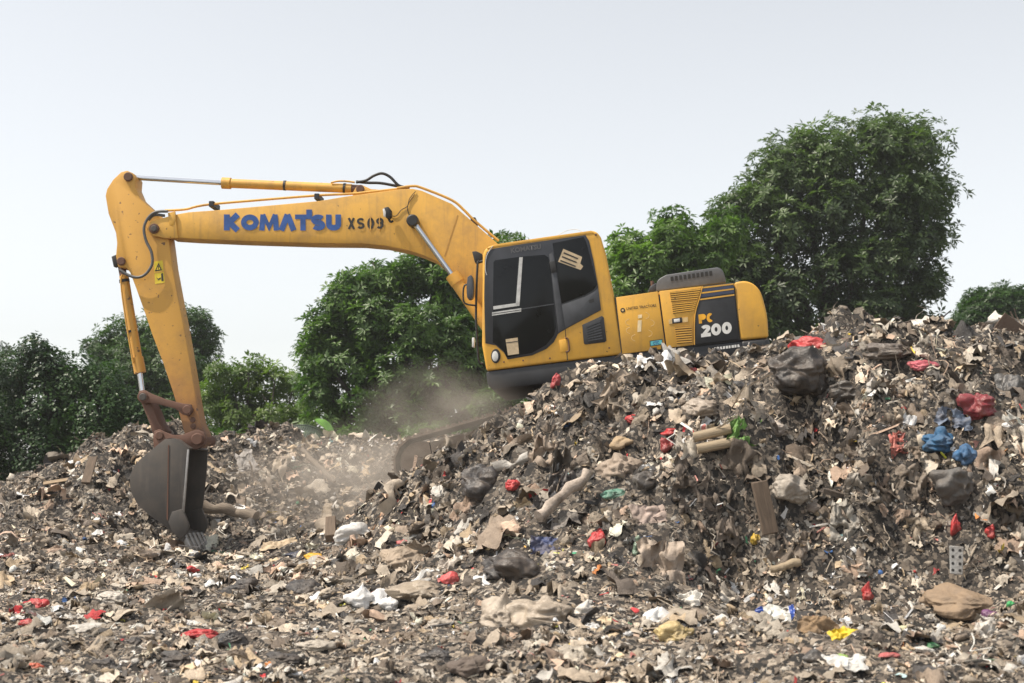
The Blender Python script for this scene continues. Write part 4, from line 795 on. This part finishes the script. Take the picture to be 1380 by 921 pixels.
def bar(a, b, wpx, mat, name, label, cat='plank', thick=0.35, round_=False, lift=0.6, hollow=False):
    p = hit(*a); q = hit(*b); ITEMS.extend((p.lerp(q, t), wpx, wpx) for t in (0, .25, .5, .75, 1)); y = min(p.y, q.y); p = P(a[0], a[1], y + (p.y - y) * 0.3); q = P(b[0], b[1], y + (q.y - y) * 0.3); s = wpx * y / FPX; d = q - p; L = d.length
    if round_:
        if hollow:
            n = 14; v, f = [], []
            for xx, rr in ((0, .5), (L, .5), (L, .38), (0, .38)): v += [(xx, s * rr * math.cos(6.2832 * j / n), s * rr * math.sin(6.2832 * j / n)) for j in range(n)]
            for i in range(4): f += [(i * n + j, i * n + (j + 1) % n, ((i + 1) % 4) * n + (j + 1) % n, ((i + 1) % 4) * n + j) for j in range(n)]
        else:
            k = 8; v, f = tube_geo([(L * i / k, random.uniform(-.16, .16) * s, random.uniform(-.16, .16) * s) for i in range(k + 1)], [s * 0.5 * random.uniform(.68, 1.12) for i in range(k + 1)], 12)
    else: v, f = box_geo((L / 2, 0, 0), (L, s, s * thick)); v = [(x + random.uniform(-.06, .06) * s, yy + random.uniform(-.05, .05) * s, z) for x, yy, z in v]
    o = mk(name, v, f, mat, None, round_, 0 if round_ else s * 0.04); x = d.normalized(); z = Vector((0, -0.75, 0.6)); z = (z - x * x.dot(z)).normalized(); yv = z.cross(x)
    mt = Matrix((x, yv, z)).transposed().to_4x4(); mt.translation = p + z * s * lift * 0.5; o.matrix_world = mt; return tag(o, label, cat, GROUP)
RED, DRED, WHT, BEI, TANC, BLK, GRY, BLU, GRN = (0.46, 0.024, 0.028), (0.24, 0.028, 0.038), (0.74, 0.73, 0.71), (0.44, 0.37, 0.29), (0.40, 0.29, 0.17), (0.016, 0.016, 0.018), (0.20, 0.19, 0.18), (0.03, 0.15, 0.36), (0.13, 0.30, 0.05)
T = lambda *a, **k: bag(*a, **k)
T(1086, 462, 50, 24, RED, 'red_plastic_bag', 'bright red plastic bag on the crest right of the counterweight', dirt=0.1, knot=False, fold=.6)
T(1072, 492, 72, 50, (0.03, 0.026, 0.024), 'black_bundle', 'big dark tangled bundle just below the red bag on the crest', 'bundle', fold=1.2, knot=False)
T(1318, 536, 50, 38, DRED, 'red_plastic_bag', 'large dark red crumpled bag near the right edge beside the grey tarp', fold=1.2, knot=False, dirt=.25)
T(1362, 518, 52, 48, (0.10, 0.10, 0.10), 'grey_tarp', 'rounded grey tarpaulin lump at the right edge behind the dark red bag', 'tarpaulin', knot=False)
T(1268, 588, 50, 30, (0.02, 0.10, 0.21), 'blue_net', 'bright blue net clump below the dark red bag', 'net', 0.7, 0.15, 1.2, False)
sheet(1283, 566, 40, 30, (0.09, 0.13, 0.20), 'blue_tarp', 'faded blue grey tarp scrap above the blue net', 'tarpaulin'); T(1302, 607, 28, 30, (0.025, 0.11, 0.24), 'blue_net', 'smaller deep blue net tuft right of the blue net clump', 'net', .7, .2, 1.2, False)
BAMB = wood('bamboo', (0.42, 0.33, 0.22))
bar((936, 595), (986, 583), 14, BAMB, 'bamboo_tube', 'upper hollow bamboo tube poking out of the mound', 'bamboo', round_=True, hollow=True, lift=1.2); bar((940, 611), (992, 600), 14, BAMB, 'bamboo_tube', 'lower hollow bamboo tube poking out of the mound', 'bamboo', round_=True, hollow=True, lift=1.2)
sheet(1003, 583, 42, 34, GRN, 'green_plastic', 'vivid green plastic scrap at the end of the bamboo tubes', amp=.4, dirt=.15)
T(836, 622, 54, 44, (0.34, 0.27, 0.21), 'beige_sack', 'plump beige sack in the middle of the mound face', 'sack', .7, knot=False); T(834, 594, 30, 20, TANC, 'tan_bundle', 'tan bundle right above the plump beige sack', 'bundle', .7, knot=False)
bar((727, 703), (795, 642), 16, trash((0.50, 0.42, 0.35), .7, .6), 'pale_roll', 'long pale rolled cloth lying diagonally on the mound slope', 'roll', round_=True, lift=1.3)
T(826, 663, 28, 13, (0.10, 0.26, 0.19), 'green_bag', 'small dark green bag below the plump beige sack', dirt=.3, knot=False)
T(806, 722, 27, 25, RED, 'red_plastic_bag', 'small bright red bag at the foot of the slope left of the stained board', dirt=.1); T(692, 651, 20, 16, RED, 'red_strap', 'curled red strap halfway up the left slope', 'strap', dirt=.1, knot=False, fold=1.3)
T(900, 598, 20, 17, (0.30, 0.03, 0.035), 'red_bag', 'round dark red bag left of the bamboo tubes', dirt=.3, knot=False); T(749, 510, 13, 20, (0.42, 0.03, 0.04), 'red_bag', 'small red bag on the crest under the cab', dirt=.2)
T(906, 580, 26, 9, RED, 'red_scrap', 'long thin bright red scrap above the round dark red bag', 'scrap', dirt=.1, knot=False); T(853, 563, 20, 12, RED, 'red_scrap', 'red scrap on the upper slope below the cab rear corner', 'scrap', dirt=.2, knot=False); T(928, 498, 24, 10, RED, 'red_scrap', 'red scrap on the crest below the model number', 'scrap', dirt=.2, knot=False)
sheet(882, 547, 22, 10, WHT, 'white_board_scrap', 'small clean white scrap on the upper slope', 'scrap', .03, face=.4, dirt=.1)
sheet(878, 704, 50, 44, (0.46, 0.36, 0.31), 'stained_board', 'square pinkish stained board leaning at the mound foot', 'board', .04, .7, .5, face=.75, spin=.15)
sheet(893, 775, 56, 84, (0.42, 0.34, 0.27), 'beige_cloth', 'large draped beige plastic hanging in folds below the stained board', 'cloth', .22, .6, .5, face=.8)
T(884, 830, 34, 26, WHT, 'white_bag', 'clean white bag at the foot of the draped beige plastic', dirt=.05); sheet(926, 812, 36, 28, (0.66, 0.63, 0.57), 'white_sheet', 'torn white sheet right of the clean white bag', 'sheet', dirt=.15)
T(911, 848, 46, 26, (0.50, 0.38, 0.17), 'yellow_packet', 'tan yellow packet below the torn white sheet', 'packet', knot=False, dirt=.25)
pk = sheet(1047, 832, 46, 26, (0.62, 0.61, 0.56), 'snack_packet', 'white and blue printed packet in the lower right litter', 'packet', .08, dirt=.15, face=.55)
sheet(1138, 860, 38, 26, (0.75, 0.55, 0.02), 'yellow_packet', 'bright yellow packet in the lower right foreground', 'packet', .14, dirt=.05, face=.55)
sheet(1100, 850, 48, 32, (0.26, 0.17, 0.09), 'cardboard', 'brown curled cardboard left of the bright yellow packet', 'cardboard', .12, .8, .3); sheet(1142, 899, 50, 28, (0.64, 0.63, 0.60), 'white_sheet', 'flat pale sheet at the bottom right edge of the picture', 'sheet', .04, dirt=.15, face=.4)
gb = bar((1284, 776), (1284, 738), 18, trash((0.36, 0.36, 0.35), .7, .25), 'grey_board', 'upright grey perforated board at the foot of the right mound', 'board', thick=0.08, lift=2.0)
T(1062, 650, 50, 36, (0.36, 0.32, 0.27), 'grey_sack', 'pale grey sack hanging above the dark hollow', 'sack', .6, knot=False, dirt=.4)
bar((1017, 652), (1032, 722), 21, WOODD, 'wooden_plank', 'rough upright plank left of the dark hollow', 'plank', lift=2.0)
sheet(1138, 706, 38, 54, (0.33, 0.31, 0.27), 'grey_plastic', 'pale grey plastic hanging right of the dark hollow', amp=.25, face=.85); T(1290, 642, 52, 52, (0.10, 0.095, 0.09), 'tangled_ball', 'dark grey ball of tangled strips on the right face', 'bundle', .6, .4, 1.3, False)
T(1287, 706, 14, 28, RED, 'red_cloth', 'narrow red cloth right of centre on the shaded face', 'cloth', dirt=.2); T(1334, 714, 13, 20, RED, 'red_cloth', 'small red cloth near the right edge above the big brown sack', 'cloth', dirt=.2); T(1168, 796, 16, 24, RED, 'red_rag', 'crumpled red rag low on the shaded face', 'rag', dirt=.3)
sheet(1210, 598, 22, 36, (0.50, 0.14, 0.11), 'pink_ribbon', 'salmon pink ribbon left of the blue net', 'ribbon', .35); T(1246, 491, 36, 13, (0.50, 0.10, 0.13), 'pink_bag', 'pink red bag on the upper right slope', knot=False, dirt=.2)
T(1300, 806, 92, 36, (0.27, 0.19, 0.12), 'brown_sack', 'long brown sack lying below the grey perforated board', 'sack', .7, .4, 1.0, False); sheet(1336, 857, 30, 42, (0.60, 0.56, 0.50), 'white_cloth', 'pale cloth draped at the lower right corner', 'cloth', .25)
T(1335, 826, 24, 15, (0.16, 0.05, 0.16), 'purple_wrapper', 'purple wrapper above the pale cloth at lower right', 'wrapper', knot=False); T(1362, 813, 11, 9, (0.03, 0.35, 0.10), 'green_scrap', 'small bright green scrap at the right edge', 'scrap', dirt=.1, knot=False)
T(1098, 882, 24, 18, (0.05, 0.05, 0.05), 'dark_bowl', 'dark round bowl left of the flat pale sheet', 'bowl', knot=False, fold=.3); T(1255, 868, 15, 8, (0.03, 0.22, 0.08), 'green_scrap', 'dark green scrap in the lower right litter', 'scrap', knot=False); T(1200, 881, 22, 8, (0.48, 0.10, 0.10), 'pink_scrap', 'pinkish red scrap right of the flat pale sheet', 'scrap', knot=False); T(1131, 885, 22, 8, (0.32, 0.50, 0.12), 'green_scrap', 'light green scrap under the bright yellow packet', 'scrap', knot=False)
T(732, 818, 84, 46, (0.42, 0.35, 0.27), 'beige_bag', 'largest beige plastic bag at the bottom centre', dirt=.45, knot=False); T(674, 822, 54, 44, (0.45, 0.38, 0.30), 'beige_bag', 'beige bag left of the largest beige bag', dirt=.4)
T(690, 758, 84, 44, (0.022, 0.020, 0.020), 'black_bag', 'large torn black bag in the centre of the lower slope', rough=.35, dirt=.5, fold=1.2, knot=False); T(538, 745, 52, 40, (0.37, 0.29, 0.21), 'beige_sack', 'beige sack near the left foot of the big mound', 'sack', .6, knot=False)
T(545, 729, 22, 9, (0.55, 0.12, 0.12), 'pink_scrap', 'pink scrap on top of the left beige sack', 'scrap', knot=False); T(481, 717, 48, 34, (0.66, 0.64, 0.61), 'white_bag', 'large white bag at the left tip of the big mound', dirt=.15, knot=False)
bar((447, 738), (447, 712), 14, WOODD, 'wooden_block', 'upright wooden block left of the large white bag', 'block', .8, lift=2); T(484, 801, 34, 26, WHT, 'white_bag', 'clean white bag on the flat in front of the left beige sack', dirt=.05); T(521, 811, 26, 16, WHT, 'white_bag', 'small white bag right of the clean white bag on the flat', dirt=.1)
T(606, 778, 28, 20, (0.62, 0.08, 0.08), 'red_plastic_bag', 'coral red bag in the lower centre', dirt=.1); sheet(607, 765, 46, 20, (0.50, 0.44, 0.38), 'pale_packet', 'pale packet just above the coral red bag', 'packet'); sheet(735, 738, 40, 30, (0.03, 0.05, 0.14), 'blue_tarp', 'dark blue tarp triangle right of the large torn black bag', 'tarpaulin', .1)
T(634, 893, 42, 30, (0.12, 0.095, 0.08), 'brown_stump', 'dark brown stump like lump at the bottom centre', 'lump', .9, .3, 1, False); T(311, 858, 46, 24, BLK, 'black_bag', 'round shiny black bag in the left foreground', rough=.3, dirt=.25, knot=False, fold=.8)
T(270, 854, 42, 15, RED, 'red_plastic_bag', 'flat bright red bag left of the round black bag', dirt=.05, knot=False, fold=1.4); T(51, 810, 34, 14, RED, 'red_plastic_bag', 'flat red bag at the far left of the foreground', dirt=.1, knot=False, fold=1.3); T(36, 838, 20, 11, RED, 'red_scrap', 'small red scrap below the far left red bag', 'scrap', knot=False); T(45, 896, 18, 9, (0.58, 0.10, 0.04), 'orange_scrap', 'orange scrap in the bottom left corner', 'scrap', knot=False); T(258, 766, 15, 10, RED, 'red_scrap', 'red scrap below the bucket teeth', 'scrap', dirt=.1, knot=False)
for a in [(238, 884, 50, 18, 'black rag in the bottom left foreground, left one of a pair'), (378, 884, 44, 18, 'black rag right of the round black bag'), (142, 893, 34, 13, 'small black rag near the bottom left corner'), (180, 862, 24, 14, 'small black rag between the red bags on the left'), (414, 790, 36, 28, 'torn black bag at the foot of the dusty slope'), (330, 785, 30, 20, 'dark crumpled bag left of the torn black bag')]:
    T(a[0], a[1], a[2], a[3], (0.024, 0.023, 0.025), 'black_rag', a[4], 'rag', rough=.5, dirt=.4, fold=1.2, knot=False)
T(423, 749, 26, 9, (0.66, 0.36, 0.02), 'orange_item', 'orange yellow item beside the dark tarp at the mound tip', 'scrap', dirt=.05, knot=False, fold=.4); T(404, 746, 36, 12, (0.03, 0.04, 0.07), 'dark_tarp', 'dark tarp under the orange yellow item', 'tarpaulin', knot=False); sheet(378, 738, 46, 22, (0.50, 0.39, 0.26), 'cardboard', 'tan cardboard sheet left of the dark tarp', 'cardboard', .05, .8, .2, face=.4, spin=.3)
bar((272, 688), (345, 704), 17, WOODG, 'grey_log', 'thick weathered log right of the bucket', 'log', round_=True, lift=1.2); sheet(334, 630, 26, 42, (0.36, 0.34, 0.32), 'grey_board', 'leaning grey board on the far mound right of the bucket', 'board', .05, .8, .3, face=.7, spin=.5); bar((408, 612), (452, 655), 8, WOODG, 'wooden_pole', 'slanting pole in the dust on the far mound', 'pole', round_=True, lift=2)
T(262, 745, 16, 10, WHT, 'white_scrap', 'white scrap right under the bucket teeth', 'scrap', dirt=.1, knot=False); bar((855, 750), (861, 725), 9, trash((0.16, 0.24, 0.17), .2, .3), 'green_bottle', 'dull green bottle left of the stained board', 'bottle', round_=True, lift=1.5); T(1018, 722, 13, 18, (0.55, 0.36, 0.02), 'yellow_scrap', 'yellow scrap beside the upright plank', 'scrap', knot=False)
bar((1040, 772), (1080, 760), 11, BAMB, 'tan_roll', 'short tan tube lying below the dark hollow', 'tube', round_=True, lift=1.2); bar((118, 660), (128, 625), 12, WOODD, 'wooden_plank', 'dark plank leaning on the far left mound', 'plank', lift=2); bar((60, 655), (150, 640), 5, WOODT, 'wooden_stick', 'thin pale stick across the far left mound', 'stick', lift=2)
T(790, 818, 32, 24, (0.62, 0.58, 0.52), 'white_bag', 'off white bag right of the largest beige bag', dirt=.2); sheet(1165, 660, 40, 40, (0.30, 0.27, 0.23), 'grey_plastic', 'grey plastic film in the middle of the shaded face', amp=.3, face=.8); sheet(935, 660, 46, 80, (0.13, 0.105, 0.085), 'brown_cloth', 'dark brown cloth hanging under the bamboo tubes', 'cloth', .25, .8, .4, face=.85); sheet(975, 690, 36, 90, (0.19, 0.155, 0.125), 'brown_cloth', 'long brown cloth hanging left of the upright plank', 'cloth', .25, .8, .4, face=.88)
sheet(730, 625, 38, 70, (0.34, 0.27, 0.21), 'beige_cloth', 'long beige cloth hanging on the left slope right of the red strap', 'cloth', .28, .7, .4, face=.75, spin=-.3); sheet(835, 530, 40, 60, (0.36, 0.29, 0.22), 'beige_cloth', 'twisted beige cloth just under the crest below the cab', 'cloth', .3, .7, .4, face=.75, spin=-.6)
T(588, 880, 44, 20, (0.05, 0.05, 0.052), 'black_rag', 'dark rag left of the brown stump like lump', 'rag', fold=1.2, knot=False); T(1045, 575, 34, 18, (0.60, 0.53, 0.46), 'pale_bag', 'pale bag right of the vivid green plastic', knot=False)
T(652, 642, 58, 44, (0.035, 0.034, 0.036), 'black_bag', 'wide dark bag on the left slope just below the track', rough=.4, dirt=.4, knot=False); T(590, 840, 40, 20, (0.40, 0.35, 0.29), 'beige_bag', 'flat beige bag on the flat left of the two big beige bags', knot=False)
T(1195, 470, 60, 24, (0.12, 0.10, 0.085), 'brown_bundle', 'dark brown bundle on the crest under the tall spreading tree', 'bundle', knot=False); T(1140, 520, 44, 30, (0.06, 0.055, 0.05), 'dark_bag', 'dark torn bag on the upper slope right of the black bundle', knot=False)
T(1000, 520, 40, 22, (0.05, 0.05, 0.052), 'black_bag', 'flat black bag left of the black bundle below the crest', rough=.35, knot=False); T(950, 545, 46, 26, (0.36, 0.30, 0.24), 'beige_bag', 'beige bag above the bamboo tubes', knot=False); T(570, 792, 60, 26, (0.33, 0.27, 0.20), 'brown_sheet_bundle', 'folded tan sheeting left of the coral red bag', 'sheeting', knot=False)
T(870, 640, 30, 26, (0.09, 0.085, 0.08), 'dark_bag', 'dark bag right of the plump beige sack', knot=False); sheet(760, 665, 40, 50, (0.035, 0.035, 0.04), 'black_film', 'black plastic film hanging beside the pale rolled cloth', 'plastic film', .25, .35, .4, face=.8); sheet(1230, 660, 40, 60, (0.20, 0.165, 0.13), 'brown_film', 'brown film hanging left of the ball of tangled strips', 'plastic film', .25, .6, .4, face=.85)
T(150, 805, 40, 16, (0.50, 0.46, 0.40), 'pale_bag', 'pale bag right of the flat red bag at the far left', knot=False); T(110, 846, 50, 18, (0.56, 0.53, 0.48), 'pale_bag', 'pale flat bag in the left foreground above the small black rag', knot=False); T(420, 868, 44, 18, (0.46, 0.41, 0.34), 'beige_bag', 'beige bag in the foreground left of the brown lump', knot=False)
# print on the packet and the holes of the perforated board
co = np.array([v.co[:] for v in pk.data.vertices]); wx = float(np.ptp(co[:, 0])); m, n, b = nodes('printed_packet'); tc = n.nodes.new('ShaderNodeTexCoord'); sx = n.nodes.new('ShaderNodeSeparateXYZ'); n.links.new(tc.outputs['Object'], sx.inputs[0])
mr = n.nodes.new('ShaderNodeMapRange'); mr.inputs[1].default_value = -wx / 2; mr.inputs[2].default_value = wx / 2; n.links.new(sx.outputs[0], mr.inputs[0]); r = ramp(n, mr.outputs[0], [(0.0, (0.03, 0.07, 0.30)), (0.2, (0.62, 0.61, 0.56)), (0.4, (0.45, 0.46, 0.40)), (0.44, (0.62, 0.61, 0.56)), (0.8, (0.03, 0.07, 0.30))]); r.color_ramp.interpolation = 'CONSTANT'
n.links.new(r.outputs[0], b.inputs['Base Color']); b.inputs['Roughness'].default_value = 0.35; pk.data.materials.clear(); pk.data.materials.append(m)
co = np.array([v.co[:] for v in gb.data.vertices]); hx, hy, hz = co.max(0)
for fx in (0.15, 0.38, 0.62, 0.85):
    for fy in (-0.5, 0.5):
        v, f = tube_geo([(fx * hx, fy * hy, hz - 0.006), (fx * hx, fy * hy, hz + 0.002)], 0.016, 10); mk('hole', v, f, INK, gb)
v, f = box_geo((0, 0, 0), (0.34, 0.02, 0.27)); o = mk('brown_board', v, f, trash((0.10, 0.062, 0.042), .8, .3), None, False, 0.004); o.location = P(1360, 443, 18.45); o.rotation_euler = (0.15, 0.62, 0.1)
tag(o, 'tilted dark brown board sticking up on the crest at the right edge', 'board', GROUP)
litter('matted_film', 'matted torn plastic film and rags pressed into the mounds', 7400, 0.165, [('film', 7), ('rag', 2)], 10, sink=0.30, dull=True)
litter('large_litter', 'crumpled sheets and wads of mixed rubbish covering the mounds', 3400, 0.15, [('bigsheet', 2), ('bigwad', 4), ('rag', 6), ('film', 7), ('strip', 2), ('string', 5), ('slab', .3), ('stick', .5)], 11, dull=True)
litter('medium_litter', 'dense mixed rubbish of plastic scraps, paper and sticks', 17500, 0.088, [('sheet', 4), ('wad', 2.6), ('rag', 1.8), ('strip', 4), ('string', 3), ('slab', .8), ('stick', 1.3)], 12)
litter('fine_litter', 'fine shredded rubbish fragments all over the tip', 36000, 0.050, [('chip', 4), ('strip', 4), ('slab', 1.2), ('stick', 1.5)], 13, (9.5, 30), clear=False)

# ------------------------------------------------------------------ dust
def dust(name, label, px, py, Y, rx, ry, rz, dens, seed):
    bm = bmesh.new(); bmesh.ops.create_icosphere(bm, subdivisions=3, radius=1.0); me = bpy.data.meshes.new(name); bm.to_mesh(me); bm.free()
    o = bpy.data.objects.new(name, me); C.objects.link(o); o.location = P(px, py, Y); o.scale = (rx, ry, rz)
    m = bpy.data.materials.new('dust'); m.use_nodes = True; n = m.node_tree; n.nodes.remove(n.nodes['Principled BSDF'])
    pv = n.nodes.new('ShaderNodeVolumePrincipled'); pv.inputs['Color'].default_value = (0.96, 0.85, 0.73, 1); pv.inputs['Anisotropy'].default_value = 0.1
    tc = n.nodes.new('ShaderNodeTexCoord'); ln = n.nodes.new('ShaderNodeVectorMath'); ln.operation = 'LENGTH'; n.links.new(tc.outputs['Object'], ln.inputs[0])
    fall = ramp(n, ln.outputs['Value'], [(0.15, 1.0), (0.95, 0.0)]); fall.color_ramp.interpolation = 'EASE'
    mp = n.nodes.new('ShaderNodeMapping'); mp.inputs['Location'].default_value = (seed, seed * 2, 0); n.links.new(tc.outputs['Object'], mp.inputs[0])
    nz = noise(n, 1.7, 4, 0.6, mp.outputs[0], 0.6); rr = ramp(n, nz.outputs[0], [(0.36, 0.0), (0.66, 1.0)])
    mu = n.nodes.new('ShaderNodeMath'); mu.operation = 'MULTIPLY'; n.links.new(fall.outputs[0], mu.inputs[0]); n.links.new(rr.outputs[0], mu.inputs[1])
    m2 = n.nodes.new('ShaderNodeMath'); m2.operation = 'MULTIPLY'; n.links.new(mu.outputs[0], m2.inputs[0]); m2.inputs[1].default_value = dens; n.links.new(m2.outputs[0], pv.inputs['Density'])
    n.links.new(pv.outputs[0], n.nodes['Material Output'].inputs['Volume']); me.materials.append(m); tag(o, label, 'dust', None, 'stuff')
dust('dust_cloud', 'brown dust drifting up in front of the track', 596, 572, 21.3, 1.6, 1.0, 1.2, 0.9, 3.1)
dust('dust_cloud', 'thin low dust wisp at the foot of the mound left of the track', 510, 640, 21.5, 1.3, 1.0, 0.7, 0.7, 5.3)
dust('dust_cloud', 'pale dust hanging over the hollow between bucket and mound', 450, 655, 23.3, 2.3, 1.5, 1.3, 0.95, 7.7)

# thin haze of the hot day, round the camera and the whole tip
v, f = box_geo((0, 300, 6.6), (1240, 1240, 16.2))
m = bpy.data.materials.new('haze'); m.use_nodes = True; n = m.node_tree; n.nodes.remove(n.nodes['Principled BSDF'])
pv = n.nodes.new('ShaderNodeVolumePrincipled'); pv.inputs['Color'].default_value = (0.94, 0.95, 0.96, 1); pv.inputs['Density'].default_value = 0.0006; pv.inputs['Anisotropy'].default_value = 0.3
n.links.new(pv.outputs[0], n.nodes['Material Output'].inputs['Volume'])
tag(mk('haze', v, f, m), kind='stuff')
